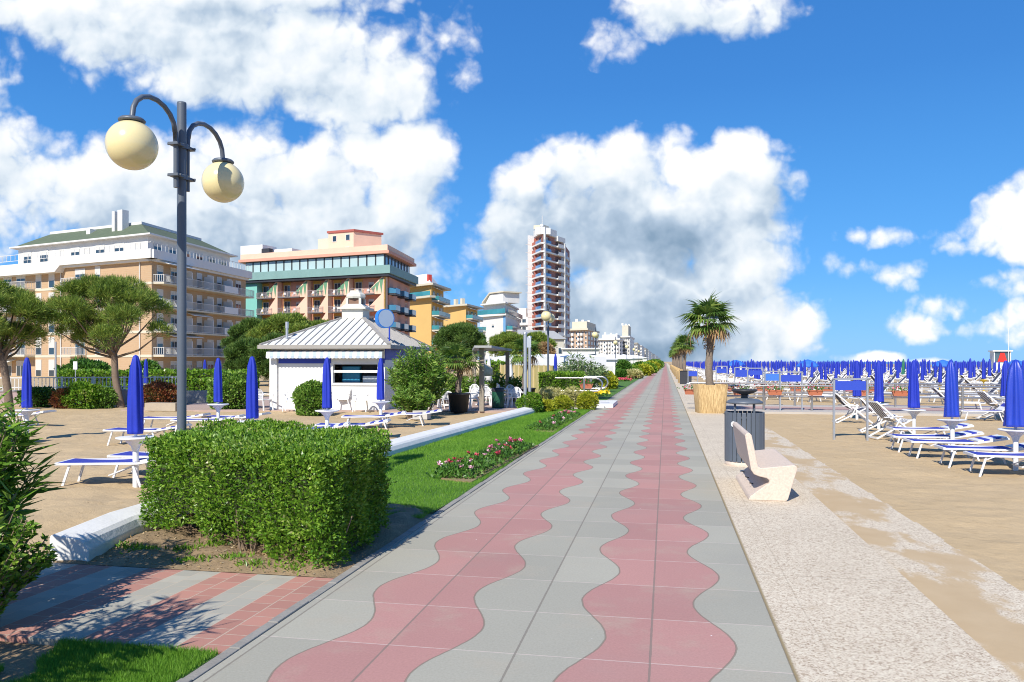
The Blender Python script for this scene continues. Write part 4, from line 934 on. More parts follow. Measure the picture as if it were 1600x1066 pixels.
g = MB(); g.box(HX0 + .2, HX0 + .95, .55, .85, HZ0 - .02, HZ1 - .32); g.build('turquoise_fridge', mat('turquoise panel', (.03, .25, .42), .4, .1), t, bevel=.03)
g = MB(); g.box(HX0 + 1.1, HX1 - .1, .5, .8, HZ0, HZ0 + .28); g.box(HX0 + 1.15, HX1 - .15, .55, .8, HZ0 + .4, HZ0 + .52); g.build('counter_shelf', GALV, t)
f = MB(); f.box(HX0 - .06, HX1 + .06, -.05, .12, HZ0 - .1, HZ0 - .002); f.box(HX0 - .06, HX0 - .002, -.04, .1, HZ0, HZ1 + .1); f.box(HX1 + .002, HX1 + .06, -.04, .1, HZ0, HZ1 + .1); f.box(HX0, HX1, -.04, .1, HZ1 - .24, HZ1 + .1); f.box(HX0, HX1, .03, .08, HZ0 + .42, HZ0 + .52); h = f.build('serving_hatch', WHITE, t)
g = MB(); n = 32; L = KW + .05
for i in range(n):
    g.mat(i % 2); a = -.05 + L * i / n; e = -.05 + L * (i + 1) / n; m_ = (a + e) / 2
    zb = KH - .30 - .035 * abs(math.sin(PI * (i + .5) / 2)); g.faces([(a, -.42, KH - .30), (e, -.42, KH - .30), (e, -.36, KH - .12), (a, -.36, KH - .12), (e, -.42, zb - .05), (m_, -.42, zb - .08), (a, -.42, zb - .05)], [(0, 1, 2, 3), (6, 5, 4, 1, 0)])
    g.face([(a, -.36, KH - .12), (e, -.36, KH - .12), (e, -.03, KH - .05), (a, -.03, KH - .05)])
g.build('scalloped_awning', [WHITE, mat('pale blue stripe', (.42, .50, .60), .8, .05)], t)
ov = .38; R0 = (-ov, -ov - .12, KW + ov, KD + ov); rz0, rz1 = KH + .16, KH + 1.42; rx0, rx1, ry0, ry1 = KW * .40, KW * .62, KD * .44, KD * .58
g = MB(); g.box(R0[0], R0[2], R0[1], R0[3], KH, rz0 - .002); g.build('eaves_fascia', ROOFG, t)
E0 = [(R0[0] + .08, R0[1] + .08, rz0), (R0[2] - .08, R0[1] + .08, rz0), (R0[2] - .08, R0[3] - .08, rz0), (R0[0] + .08, R0[3] - .08, rz0)]; E1 = [(rx0, ry0, rz1), (rx1, ry0, rz1), (rx1, ry1, rz1), (rx0, ry1, rz1)]
g = MB(); g.hexa(E0 + E1)
rf = g.build('roof', ROOFW, t); rb = MB()
for k in range(4):
    a0, a1, b0, b1 = Vector(E0[k]), Vector(E0[(k + 1) % 4]), Vector(E1[k]), Vector(E1[(k + 1) % 4]); nn = ((a1 - a0).cross(b0 - a0)).normalized(); e = (a1 - a0).normalized(); n = 17 if k % 2 == 0 else 19
    up = (b0 - a0) - e * (b0 - a0).dot(e); Ln = (a1 - a0).length; s0 = (b0 - a0).dot(e); s1 = (b1 - a0).dot(e)
    for i in range(1, n):
        s_ = Ln * i / n; f_ = min(1, s_ / s0 if s_ < s0 else ((Ln - s_) / (Ln - s1) if s_ > s1 else 1)); p = a0 + e * s_ + nn * .015; rb.bar(p, p + up * f_ * .985, .03, .04, nn)
rb.build('standing_seams', ROOFG, rf)
hp = MB()
for k in range(4): hp.bar(Vector(E0[k]) + Vector((0, 0, .02)), Vector(E1[k]) + Vector((0, 0, .02)), .16, .06)
hp.build('hip_flashing', ROOFG, rf)
c = MB(); cx, cy = (rx0 + rx1) / 2, (ry0 + ry1) / 2
c.box(rx0 + .05, rx1 - .05, cy - .5, cy + .5, rz1 - .1, rz1 + .42); c.box(rx0 - .12, rx1 + .12, cy - .65, cy + .65, rz1 + .42, rz1 + .5); c.hexa([(rx0 - .02, cy - .5, rz1 + .5), (rx1 + .02, cy - .5, rz1 + .5), (rx1 + .02, cy + .5, rz1 + .5), (rx0 - .02, cy + .5, rz1 + .5), (cx - .36, cy - .36, rz1 + .66), (cx + .36, cy - .36, rz1 + .66), (cx + .36, cy + .36, rz1 + .66), (cx - .36, cy + .36, rz1 + .66)])
for a in (-1, 1):
    for b_ in (-1, 1): c.box(cx + a * .30 - .05, cx + a * .30 + .05, cy + b_ * .30 - .05, cy + b_ * .30 + .05, rz1 + .66, rz1 + .92)
c.lathe([(.42, rz1 + .92), (.46, rz1 + 1.0), (.44, rz1 + 1.1), (.30, rz1 + 1.2), (.28, rz1 + 1.28), (.01, rz1 + 1.3)], 8, (cx, cy), smooth=False)
c.build('cupola', mat('off white render', (.62, .60, .52), .7, .08), t)
g = MB(); g.box(cx - .27, cx + .27, cy - .27, cy + .27, rz1 + .6, rz1 + .9); g.build('vent', mat('brown vent', (.22, .13, .09), .8, .2), t)
g = MB(); g.tube([(.55, .3, rz0 - .1), (.55, .3, rz0 + .95)], .06, 8); g.tube([(.55, .3, rz0 + .72), (.55, .3, rz0 + .98)], .075, 8); g.tube([(.55, .3, rz0 + .35), (1.0, .35, rz0 + .33)], .015, 6); g.build('flue_pipe', GALV, t)
g = MB(); a = 0
g.tube([(KW + .05, .5, rz0 - .1), (KW + .05, .5, rz0 + .75)], .035, 8); p = g.build('sign_pole', TRIMB, t)
g = MB(); g.tube([(KW - .05, .36, rz0 + 1.1), (KW - .22, .52, rz0 + 1.1)], .40, 28, smooth=False); g.mat(1); dd_ = Vector((.17, -.16, 0)).normalized(); cc_ = Vector((KW - .05, .36, rz0 + 1.1)) + dd_ * .004; uu = Vector((.16, .17, 0)).normalized()
g.face([cc_ + uu * .36 * math.cos(2 * PI * k / 28) + Vector((0, 0, .36 * math.sin(2 * PI * k / 28))) for k in range(28)]); g.build('round_sign', [mat('bright blue', (.03, .20, .62), .5, .05), mat('pale blue grey', (.36, .46, .60), .4, .05)], t)

# ---------------------------------------------------------------- plastic chairs and tables
def make_chair(label, group):
    t = thing('plastic_chair', label, 'chair', group=group)
    g = MB(); g.box(-.24, .24, -.23, .23, .42, .455); g.build('seat', PLAST, t, bevel=.01)
    b_ = MB(); n = 8
    arc = [(-.26 + .52 * k / n, .25 + .06 * math.sin(PI * k / n), .46 + .40 * (math.sin(PI * k / n) ** .4 if 0 < k < n else .35)) for k in range(n + 1)]; b_.tube(arc, .024, 6)
    for k in range(1, n): b_.bar((arc[k][0] * .85, .22, .45), (arc[k][0], arc[k][1], arc[k][2]), .035, .012, (0, 1, 0))
    b_.build('backrest', PLAST, t)
    for s_ in (-1, 1):
        a = MB(); a.bar((s_ * .27, -.25, .64), (s_ * .27, .25, .66), .05, .025); a.bar((s_ * .27, -.22, .44), (s_ * .27, -.24, .64), .04, .03, (0, 1, 0)); a.build('armrest', PLAST, t)
        for y_ in (-1, 1): l = MB(); l.bar((s_ * .22, y_ * .2, .43), (s_ * .26, y_ * .27, 0), .045, .035, (0, 1, 0)); l.build('leg', PLAST, t)
    return t
GC = 'white plastic chairs on the terrace'
CH = make_chair('white plastic chair at the left corner of the kiosk', GC)
def at(px, py): x, y = G(px, py); return (x, y, .015)
CH.location = at(412, 642); CH.rotation_euler = (0, 0, ka + 1.2)
dup(CH, at(454, 643), ka + .2, 'white plastic chair against the kiosk wall, left of the round bush'); dup(CH, at(563, 644), ka + .15, 'white plastic chair below the serving hatch, facing the sand'); dup(CH, at(537, 641), ka - 1.4, 'white plastic chair right of the folded umbrella by the kiosk'); dup(CH, at(584, 640), ka - .7, 'white plastic chair under the hatch, beside the folded umbrella at its right end')
TB = thing('round_table', 'white round plastic table on the terrace', 'table', at(545, 637), 0, 'white tables on the terrace')
g = MB(); g.lathe([(.01, .74), (.44, .74), (.45, .71), (.42, .70), (.01, .71)], 22); g.build('table_top', PLAST, TB); g = MB(); g.tube([(0, 0, 0), (0, 0, .72)], .04, 8); g.lathe([(.28, 0), (.27, .04), (.05, .08)], 14); g.build('pedestal', PLAST, TB); TB['label'] = 'white round table below the kiosk serving hatch'
DC = None
DT = 'white plastic chair in the crowded terrace between kiosk and green bin'
for i, (px, d, r) in enumerate(((682, 33.5, 2.2), (694, 34.5, .4), (703, 32.5, 2.6), (735, 33.5, -.6), (745, 35.6, 1.9), (757, 36, .2), (765, 36, 2.8), (796, 34.4, -.9), (803, 36, 1.8), (808, 34.4, .3), (690, 38, 1.0), (712, 40, 2.0), (742, 39, .3), (770, 38.5, -1.0), (786, 41, 2.0), (800, 38, .5), (728, 44, 1.5), (756, 45, 0), (776, 46, 2.5), (792, 48, .8), (708, 46, 0), (690, 42, 2.9), (812, 44, .1), (740, 51, 1.2), (765, 53, .2), (785, 55, 2.1))):
    x, y = W(px, d); special = {0: 'white plastic chair nearest the oleander on the terrace', 3: 'white plastic chair just right of the black palm pot', 7: 'white plastic chair just right of the green bin'}
    dup(CH, (x, y, .015), r, special.get(i, DT), GC)
for i, (px, d) in enumerate(((698, 36), (752, 36.5), (783, 36.3), (722, 42), (765, 43), (800, 41.5), (745, 48), (780, 50))):
    x, y = W(px, d); dup(TB, (x, y, .015), 0, 'white round table among the crowded chairs right of the black palm pot')
# ---------------------------------------------------------------- pots, palms, bins, posts on the terrace
def black_pot(px, d, r, h, lab):
    x, y = W(px, d); t = thing('plant_pot', lab, 'plant pot', (x, y, .015)); g = MB(); g.lathe([(.01, 0), (r * .8, 0), (r, h * .92), (r * 1.05, h * .92), (r * 1.06, h), (r * .95, h), (r * .93, h - .06)], 28); g.build('tub', DARK, t); g = MB(); g.lathe([(r * .94, h - .07), (.01, h - .05)], 18); g.build('earth', MSOIL, t); return x, y
x, y = black_pot(717, 31.2, .42, .74, 'big black plastic palm pot at the edge of the terrace')
palm('palm', 'short fan palm in the black pot on the terrace', x, y, 1.95, 1.0, 22, .0, detail=.7, tr=.11)
x, y = black_pot(820, 38, .5, .72, 'black plant pot behind the tall grey posts'); palm('palm', 'fan palm with curved trunk behind the two grey posts', x, y, 2.35, 1.05, 20, .0, detail=.7, tr=.10)
t = thing('waste_drum', 'dark green cylindrical bin with black bag rim on the terrace', 'bin', at(778, 638)); g = MB(); g.lathe([(.01, 0), (.25, 0), (.26, .05), (.26, .78), (.25, .82)], 22); g.build('drum', mat('dark green paint', (.012, .085, .045), .45, .15), t); g = MB(); g.lathe([(.27, .70), (.275, .82), (.255, .86), (.22, .83), (.01, .80)], 18, wob=lambda q, j: 1 + .03 * math.sin(6 * q + j)); g.build('bin_bag', DARK, t)
for px, yt, d, lab in ((820.5, 521, 30.5, 'left one of the two tall grey posts joined by a small blank panel'), (827.5, 527, 32, 'right one of the two tall grey posts, slightly shorter')):
    x, y = W(px, d); o = MB(); o.tube([(0, 0, 0), (0, 0, Zat(yt, d))], .065, 10); o.lathe([(.085, Zat(yt, d) - .02), (.085, Zat(yt, d) + .04), (.01, Zat(yt, d) + .06)], 10); tag(o.build('steel_post', GALV), lab, 'post').location = (x, y, 0)
x, y = W(824.5, 31.2); g = MB(); g.box(-.13, .13, -.02, .02, 2.55, 2.95); o = g.build('blank_panel', mat('pale grey panel', (.42, .46, .52), .5, .05)); o.location = (x, y, 0); o.rotation_euler = (0, 0, .2); tag(o, 'small pale blank panel between the tops of the two grey posts', 'panel')
# pergola with tilted roof sheet
xA, yA = W(753, 31.8); t = thing('pergola', 'timber pergola with tilted grey sheet roof behind the black palm pot', 'pergola', (xA, yA, 0))
for px, d in ((753, 31.8), (793, 40), (741, 42)):
    x, y = W(px, d); g = MB(); g.box(x - xA - .09, x - xA + .09, y - yA - .09, y - yA + .09, 0, Zat(543, d) if px == 753 else Zat(550, d)); g.build('post', WOODG, t)
P4 = [W(741, 31.2), W(768, 31.2), W(800, 41.5), W(738, 43)]
g = MB(); g.hexa([(p[0] - xA, p[1] - yA, Zat(q, d)) for p, q, d in zip(P4, (543.5, 543.5, 549, 549), (31.2, 31.2, 41.5, 43))] + [(p[0] - xA, p[1] - yA, Zat(q, d)) for p, q, d in zip(P4, (540, 540, 545.5, 545.5), (31.2, 31.2, 41.5, 43))]); g.build('roof_sheet', mat('grey fibre cement', (.36, .36, .35), .8, .15, 3), t)
# straw parasol, closed white parasols
x, y = W(742, 44); t = thing('straw_parasol', 'thatched straw parasol behind the black palm pot', 'parasol', (x, y, 0)); g = MB(); g.lathe([(.02, 2.1), (.5, 1.95), (.95, 1.65), (1.0, 1.25), (.9, 1.2)], 40, wob=lambda q, j: 1 + .03 * math.sin(20 * q + j)); g.build('thatch', mat('pale straw', (.66, .55, .36), .9, .25, 20, .8), t); g = MB(); g.tube([(0, 0, 0), (0, 0, 2.1)], .04, 6); g.build('pole', WOODG, t)
for i, (px, d, h) in enumerate(((757, 47, 2.3), (764, 46, 2.4), (797, 44, 2.3), (771, 62, 2.6))):
    x, y = W(px, d); t = thing('closed_parasol', ['white closed parasol just right of the straw parasol', 'taller white closed parasol between straw parasol and bamboo fence', 'white closed parasol before the bamboo fence', 'white closed parasol at the left end of the bamboo fence'][i], 'parasol', (x, y, 0)); g = MB(); g.lathe([(.02, .75), (.2, .78), (.17, 1.3), (.07, h - .2), (.01, h)], 12, wob=lambda q, j: 1 + .12 * math.sin(6 * q)); g.build('canopy', WHITE, t); g = MB(); g.tube([(0, 0, 0), (0, 0, h)], .03, 6); g.build('pole', PLAST, t)
u = make_umbrella('folded blue umbrella at the right end of the bamboo fence', GL, 31); x, y = W(868, 44); u.location = (x, y, .3); u.scale = (.8, .8, 1)
# bamboo fence, white tent band, pavilion
def wall_line(name, label, cat, pa, pb, z0, z1, th, m, base=None, extra=None):
    L = math.hypot(pb[0] - pa[0], pb[1] - pa[1]); t = thing(name, label, cat, (pa[0], pa[1], 0), math.atan2(pb[1] - pa[1], pb[0] - pa[0])); g = MB(); g.box(0, L, 0, th, z0, z1); g.build(base or 'panel', m, t); return t, L
def m_bamboo():
    m, b = newmat('bamboo screen'); x, y, z = sepxyz(objco()); s_ = noise(combxyz(x, 0, z * .05), 26, 3, .6); c = cmix(sstep(s_, .35, .65), (.33, .24, .08), (.62, .50, .24)); c = cmix(noise(objco(), .8, 3), c, (.40, .36, .12)); setin(b, 'Base Color', c); setin(b, 'Roughness', .85); return m
BAM = m_bamboo()
t, L = wall_line('bamboo_fence', 'golden bamboo screen fence below the white canopy behind the terrace', 'fence', W(770, 56), W(868, 47), 0, Zat(571, 50), .08, BAM, 'bamboo_screen')
for k in range(14): g = MB(); g.box(L * k / 13 - .05, L * k / 13 + .05, -.06, -.003, 0, Zat(570, 50)); g.build('batten', mat('pale bamboo', (.62, .50, .28), .8, .1) if k == 0 else bpy.data.materials['pale bamboo'], t)
TENT = mat('white canvas', (.82, .82, .81), .7, .03, 1)
t, L = wall_line('tent_canopy', 'long white canvas canopy above the bamboo fence', 'canopy', W(768, 58), W(885, 49), Zat(571.5, 54), Zat(558.5, 54), 3, TENT, 'canvas')
for k in range(8): g = MB(); a = L * k / 8; e = L * (k + 1) / 8; z = Zat(558.5, 54) + .003; g.hexa([(a, 0, z), (e, 0, z), (e, 3, z), (a, 3, z), ((a + e) / 2 - .05, 1.4, z + .22), ((a + e) / 2 + .05, 1.4, z + .22), ((a + e) / 2 + .05, 1.6, z + .22), ((a + e) / 2 - .05, 1.6, z + .22)]); g.build('canopy_peak', TENT, t)
t, L = wall_line('white_pavilion', 'white pavilion with shallow peaked roof right of the pale oleander', 'pavilion', W(930, 60), W(961, 60), 0, Zat(562, 60), 5, TENT, 'wall'); z = Zat(562, 60) + .003; g = MB(); g.hexa([(-.2, -.2, z), (L + .2, -.2, z), (L + .2, 5.2, z), (-.2, 5.2, z), (L / 2 - .05, 2.4, z + .5), (L / 2 + .05, 2.4, z + .5), (L / 2 + .05, 2.6, z + .5), (L / 2 - .05, 2.6, z + .5)]); g.build('roof', TENT, t)
g = MB(); g.box(.85, 1.35, -.05, -.003, 0, Zat(572, 60)); g.build('door', mat('pale grey door', (.6, .6, .58), .6, .05), t); g = MB(); g.box(.45, .6, -.06, -.003, 0, Zat(562, 60)); g.build('post', WOODG, t)
# rail loop beside the yellow bushes with its white plinth
x, y = G(925, 637); t = thing('handrail_loop', 'short steel handrail with looped end beside the clipped bushes', 'handrail', (x, y, 0))
for dy in (0, 3.2):
    g = MB(); g.tube([(-1.6, dy, 1.28), (.15, dy, 1.28)] + [(.15 + .3 * math.sin(q), dy, 1.0 + .28 * math.cos(q)) for q in np.linspace(.2, PI, 8)] + [(-1.6, dy, .72)], .04, 8); g.build('rail', STEEL, t)
    for xx in (-.35,): g = MB(); g.tube([(xx, dy, 0), (xx, dy, 1.27)], .05, 8); g.build('post', STEEL, t)
g = MB(); g.box(-.9, .55, -.3, .1, 0, .10); g.box(-.6, .9, .1, 3.4, 0, .16); g.build('plinth', WHITE, t)
planter(x - .4, y + 1.6, 'terracotta planter inside the looped handrail by the clipped bushes', .85)
# ---------------------------------------------------------------- clipped bushes by the lawn end
x0, y0 = G(840, 632); x1, y1 = G(908, 632)
t = thing('box_hedge', 'clipped dark green box hedge above the variegated bushes at the lawn end', 'hedge', ((x0 + x1) / 2, (y0 + y1) / 2 + .9, 0)); hw = (x1 - x0) / 2 + .02
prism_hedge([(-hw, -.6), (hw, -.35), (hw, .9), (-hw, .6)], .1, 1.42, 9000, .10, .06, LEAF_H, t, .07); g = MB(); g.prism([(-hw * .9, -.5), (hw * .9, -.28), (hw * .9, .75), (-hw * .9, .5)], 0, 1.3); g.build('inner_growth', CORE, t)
for nm, lab, px, py, r, h, m_, n in (('ball_bush', 'round green ball bush at the end of the white wall', 825.5, 647, .47, .80, LEAF_H, 4200), ('variegated_bush', 'cream variegated bush right of the green ball bush, half behind it', 850, 640, .52, .84, LEAF_Y, 2600), ('golden_bush', 'small bright golden bush low in front of the variegated ones', 853, 645, .33, .46, LEAF_YG, 2600), ('variegated_bush', 'cream variegated bush in the middle of the clipped row', 866, 639, .52, .84, LEAF_Y, 2600),
                                 ('golden_bush', 'rounded golden green bush right of the middle of the clipped row', 878, 642, .36, .58, LEAF_YG, 2600), ('variegated_bush', 'cream variegated bush between the golden bushes', 892, 638, .52, .82, LEAF_Y, 2600), ('ball_bush', 'round yellow green ball bush nearest the promenade', 915, 641, .42, .70, LEAF_YG, 3800)):
    x, y = G(px, py); round_shrub(nm, lab, x, y + r, r, h, n, .075, .045, m_)
# bigger planting around the kiosk and fence
def px_shrub(nm, lab, px, d, r, h, n, L, wd_, m_, **k): x, y = W(px, d); return round_shrub(nm, lab, x, y, r, h, n, L, wd_, m_, **k)
px_shrub('round_bush', 'round light green bush against the kiosk wall', 487, 30, .62, 1.18, 5200, .11, .06, LEAF_LT)
def px_ole(lab, px, d, r, h, stems, per, L, m_, **k): x, y = W(px, d); return oleander('oleander', lab, x, y, r, h, stems, per, L, m_, **k)
px_ole('big light green oleander at the right corner of the kiosk', 655, 29.8, 1.35, 2.72, 150, 80, .21, LEAF_O, wd=.24)
px_ole('lower part oleander in a pot before the kiosk corner', 646, 28.0, .8, 1.3, 80, 70, .20, LEAF_O, wd=.24)
x, y = W(659, 27.6); g = MB(); g.box(-.26, .26, -.22, .22, 0, .30); o = g.build('concrete_planter', mat('pale concrete pot', (.5, .47, .42), .85, .2)); o.location = (x, y, 0); tag(o, 'small pale concrete pot under the oleander at the kiosk corner', 'plant pot')
px_ole('pale grey green oleander behind the box hedge', 905, 42, 1.6, 2.55, 90, 40, .30, leafmat('grey green leaf', [(.08, .15, .05), (.18, .28, .10), (.32, .42, .18)], .5, .3), wd=.22)
px_ole('oleander left of the black palm pot, behind the terrace chairs', 692, 36, .9, 1.7, 40, 40, .3, LEAF_O, wd=.24)
for px, d, lab in ((733, 40, 'small leafy potted plant beside the straw parasol'), (748, 43, 'small leafy plant among the tables under the straw parasol'), (778, 42, 'small leafy plant left of the round potted tree'), (806, 40, 'round potted tree between the terrace and the grey posts'), (720, 50, 'small leafy plant behind the black palm pot')):
    x, y = W(px, d); oleander('potted_plant', lab, x, y, .5, 1.5, 26, 26, .26, LEAF_LT, wd=.35, cat='potted plant')
x, y = W(712, 47); t = thing('clipped_hedge', 'green clipped hedge behind the straw parasol', 'hedge', (x, y + 8, 0)); prism_hedge([(-1, 0), (3.6, .5), (3.6, 1.5), (-1, 1.0)], .1, 1.9, 5000, .16, .10, LEAF_H, t, .1); g = MB(); g.prism([(-.9, .1), (3.5, .6), (3.5, 1.4), (-.9, .9)], 0, 1.8); g.build('inner_growth', CORE, t)
# ---------------------------------------------------------------- left background: pink wall, railing, hedge, shrubs, pines
PINKW = mat('pink render', (.44, .33, .33), .85, .15, 1, .3, world=True); CONCW = mat('grey concrete wall', (.40, .40, .40), .85, .2, 1.2, .3, world=True)
t, L = wall_line('garden_wall', 'low pink garden wall behind the left sand, carrying the white railing', 'wall', W(-60, 36), W(290, 38.5), -.2, .62, .25, PINKW, 'wall_face')
g = MB(); g.box(0, L, -.04, .29, .62, .68); g.build('coping', CONCW, t)
t2, L2 = wall_line('garden_wall', 'low grey concrete wall right of the near lamp pole', 'wall', W(290.5, 38.5), W(388, 39), -.2, .58, .25, CONCW, 'wall_face')
rl = thing('railing', 'white metal railing with vertical bars on the pink wall', 'railing', t.location.copy(), t.rotation_euler.z)
g = MB(); g.box(0, L, .09, .14, 1.22, 1.27); g.box(0, L, .10, .13, .78, .82); g.build('rails', FRM, rl)
g = MB(); k = int(L / .16)
for i in range(k): a = L * i / k; g.box(a, a + .03, .105, .125, .68, 1.22)
g.build('bars', FRM, rl)
for i in range(8): g = MB(); a = (L - .1) * i / 7; g.box(a, a + .08, .07, .16, .68, 1.3); g.build('post', FRM, rl)
def long_hedge(lab, pa, pb, dp, h, n, L, m_):
    a = Vector(pa); b_ = Vector(pb); c = (a + b_) / 2; e = (b_ - a).normalized(); nn = Vector((-e.y, e.x)); t = thing('long_hedge', lab, 'hedge', (c.x, c.y, 0)); q = [a - c, b_ - c, b_ - c + nn * dp, a - c + nn * dp]; P = [(v.x, v.y) for v in q]
    prism_hedge(P, .05, h, n, L, L * .6, m_, t, .1); qq = Vector((nn.x, nn.y)) * .12; ins = [P[0][0] + qq.x, P[0][1] + qq.y]; g = MB(); g.prism([(P[0][0] + qq.x, P[0][1] + qq.y), (P[1][0] + qq.x, P[1][1] + qq.y), (P[2][0] - qq.x, P[2][1] - qq.y), (P[3][0] - qq.x, P[3][1] - qq.y)], 0, h - .12); g.build('inner_growth', CORE, t)
long_hedge('long bright clipped hedge before the brick hotel, running behind the lamp pole', W(90, 52), W(388, 50), 1.4, 1.30, 9000, .20, LEAF_H)
long_hedge('lower hedge in front of the long one, right of the lamp pole', W(300, 44), W(392, 44), 1.2, .95, 4000, .16, LEAF_H)
px_shrub('dark_bush', 'big dark green rounded bush before the brick hotel', 136, 56, 1.75, 2.0, 4500, .26, .15, LEAF_D)
px_shrub('dark_bush', 'smaller dark bush at the hotel corner', 228, 58, 1.0, 2.0, 2200, .24, .14, LEAF_D)
px_shrub('round_bush', 'round green shrub before the pink wall, left of the pine trunk', 133, 34.6, .78, 1.05, 3800, .13, .075, LEAF_H)
px_shrub('reddish_bush', 'reddish green low shrub left of the round green shrub by the pink wall', 103, 34.5, .55, .8, 2000, .12, .06, LEAF_R)
px_shrub('round_bush', 'loose green shrub between the round shrub and the pine trunk', 163, 34.8, .5, .8, 1800, .12, .06, LEAF_LT)
px_shrub('red_bush', 'red leaved bush between the biggest umbrella and the lamp pole', 248, 36, .95, 1.0, 4200, .12, .06, LEAF_R)
px_shrub('round_bush', 'light green bush behind the umbrella right of the lamp pole', 362, 33.5, .95, 1.45, 4200, .14, .08, LEAF_LT)
px_shrub('reddish_bush', 'low green shrub at the left edge before the pink wall', 62, 35.5, .8, .8, 2200, .13, .07, LEAF_D)
x, y = G(258, 641); g = MB(); g.box(-.8, .6, -.2, .25, 0, .32); o = g.build('stone_block', mat('tan stone', (.42, .35, .26), .9, .2, 5, .4)); o.location = (x, y, -.02); tag(o, 'tan stone block on the sand before the red leaved bush', 'stone block')
x, y = W(118, 50); t = thing('notice_sign', 'small white notice board on a pole before the dark bush', 'sign', (x, y, 0)); g = MB(); g.tube([(0, 0, 0), (0, 0, 2.0)], .03, 6); g.build('pole', GALV, t); g = MB(); g.box(-.14, .14, -.03, -.005, 1.5, 2.0); g.build('board', PLAST, t)
x, y = W(87, 48); o = MB().tube([(0, 0, 0), (0, 0, 3.2)], .05, 8).build('steel_pole', GALV); o.location = (x, y, 0); tag(o, 'plain grey pole left of the notice board', 'pole')
# pines
NEED = leafmat('pine needles', [(.06, .125, .018), (.16, .25, .035), (.33, .41, .07), (.50, .46, .14)], .55, .22, [0, .45, .85, 1], clump=1.1)
NEEDD = leafmat('dark pine needles', [(.035, .085, .016), (.085, .165, .03), (.19, .28, .055)], .55, .2, clump=.5)
def pine(lab, x, y, trunk, puffs, ntuft, L, m_, tr=.16, z0=0, wd_=.022, per=9, group=None, name='pine_tree'):
    t = thing(name, lab, 'pine tree', (x, y, z0), group=group)
    g = MB(); n = len(trunk); g.tube(trunk, [tr * (1.15 - .4 * i / (n - 1)) for i in range(n)], 10); top = Vector(trunk[-1])
    for (c, r) in puffs:
        c = Vector(c); b_ = Vector(trunk[max(0, n - 2)]).lerp(top, random.random()); mid = b_.lerp(c, .55) + Vector((0, 0, -.12 * (c - b_).length)); g.tube([b_, mid, c + Vector((0, 0, -.2 * r))], [tr * .42, tr * .28, tr * .1], 6)
    g.build('trunk', BARK, t)
    wts = np.array([p[1] ** 2 for p in puffs]); wts /= wts.sum(); ch = rng.choice(len(puffs), ntuft, p=wts); pc = np.array([p[0] for p in puffs])[ch]; pr = np.array([p[1] for p in puffs])[ch]
    v = unit(rng.normal(size=(ntuft, 3))); fl = (v[:, 2] < -.1) & (rng.random(ntuft) < .75); v[fl, 2] *= -1; cen = pc + v * (pr * (1 - .5 * rng.random(ntuft) ** 2))[:, None] * np.array([1, 1, .68])
    d = np.repeat(v * .8 + np.array([0, 0, .55]), per, 0) + rng.normal(size=(ntuft * per, 3)) * .5; cc = np.repeat(cen, per, 0) + rng.normal(size=(ntuft * per, 3)) * L * .18
    quads('crown', leafquads(cc, d, L * (.7 + .6 * rng.random(len(cc))), wd_), m_, t); return t
def dome(cx, cy, cz, rx, rz, n, r0, seed, flat=.55):
    rd = random.Random(seed); out = []
    for i in range(n):
        u = math.sqrt((i + .5) / n); a = i * 2.39996 + rd.uniform(-.3, .3); out.append(((cx + rx * u * math.cos(a), cy + rx * u * math.sin(a) * .9, cz + rz * (1 - u * u) ** .5 + rd.uniform(-.15, .15) - .1), r0 * rd.uniform(.75, 1.2)))
    for i in range(n // 2):
        a = rd.uniform(0, 6.28); u = rd.uniform(.2, .8); out.append(((cx + rx * u * math.cos(a), cy + rx * u * math.sin(a), cz + rz * flat * rd.uniform(-.15, .6)), r0 * rd.uniform(.7, 1.0)))
    return out
d = 35; x, y = W(189, d); P_ = lambda px, py: ((px - 189) * d / FOC, 0, Zat(py, d))
def pinepx(lab, px, d, trunk, cx, py0, py1, hw, n, r0, seed, nt, m_, **k):
    x, y = W(px, d); s_ = d / FOC; tk = [((a - px) * s_ * RX, (a - px) * s_ * RY, Zat(b_, d)) for a, b_ in trunk]; zc = Zat(py1, d); rz = Zat(py0, d) - zc - r0 * .55
    return pine(lab, x, y, tk, dome((cx - px) * s_ * RX, (cx - px) * s_ * RY, zc + r0 * .3, hw * s_ - r0 * .6, rz, n, r0, seed), nt, .26, m_, **k)
pinepx('umbrella pine with leaning trunk in front of the brick hotel', 192, 35, [(192, 650), (186, 622), (180, 590), (179, 560), (178, 545)], 168, 441, 532, 96, 22, .62, 3, 5200, NEED, tr=.155)
pinepx('umbrella pine cut by the left edge, with a dark leaning trunk', 16, 33, [(16, 650), (12, 610), (6, 570), (0, 545)], -12, 452, 535, 92, 20, .62, 8, 4800, NEED, tr=.155)
def far_pine(lab, px, d, pytop, pybot, hw, n, seed, m_, nt=4600, L=.36): 
    x, y = W(px, d); s_ = d / FOC; zt, zb = Zat(pytop, d), Zat(pybot, d); r0 = hw * s_ * .34
    return pine(lab, x, y, [(0, 0, 0), (.2, 0, zb * .6), (.1, .1, zb + .3)], dome(0, 0, zb + r0 * .3, hw * s_ - r0 * .5, zt - zb - r0 * .7, n, r0, seed), nt, L, m_, tr=.3, wd_=.055, per=8)
far_pine('dark pine beside the brick hotel, left part of the clump behind the kiosk', 395, 78, 501, 560, 40, 14, 4, NEEDD); far_pine('lighter pine behind the kiosk roof, in front of the pink hotel', 450, 74, 498, 545, 52, 14, 5, NEED)
far_pine('pine between the kiosk roof and the clump by the brick hotel', 500, 80, 503, 545, 40, 12, 9, NEED)
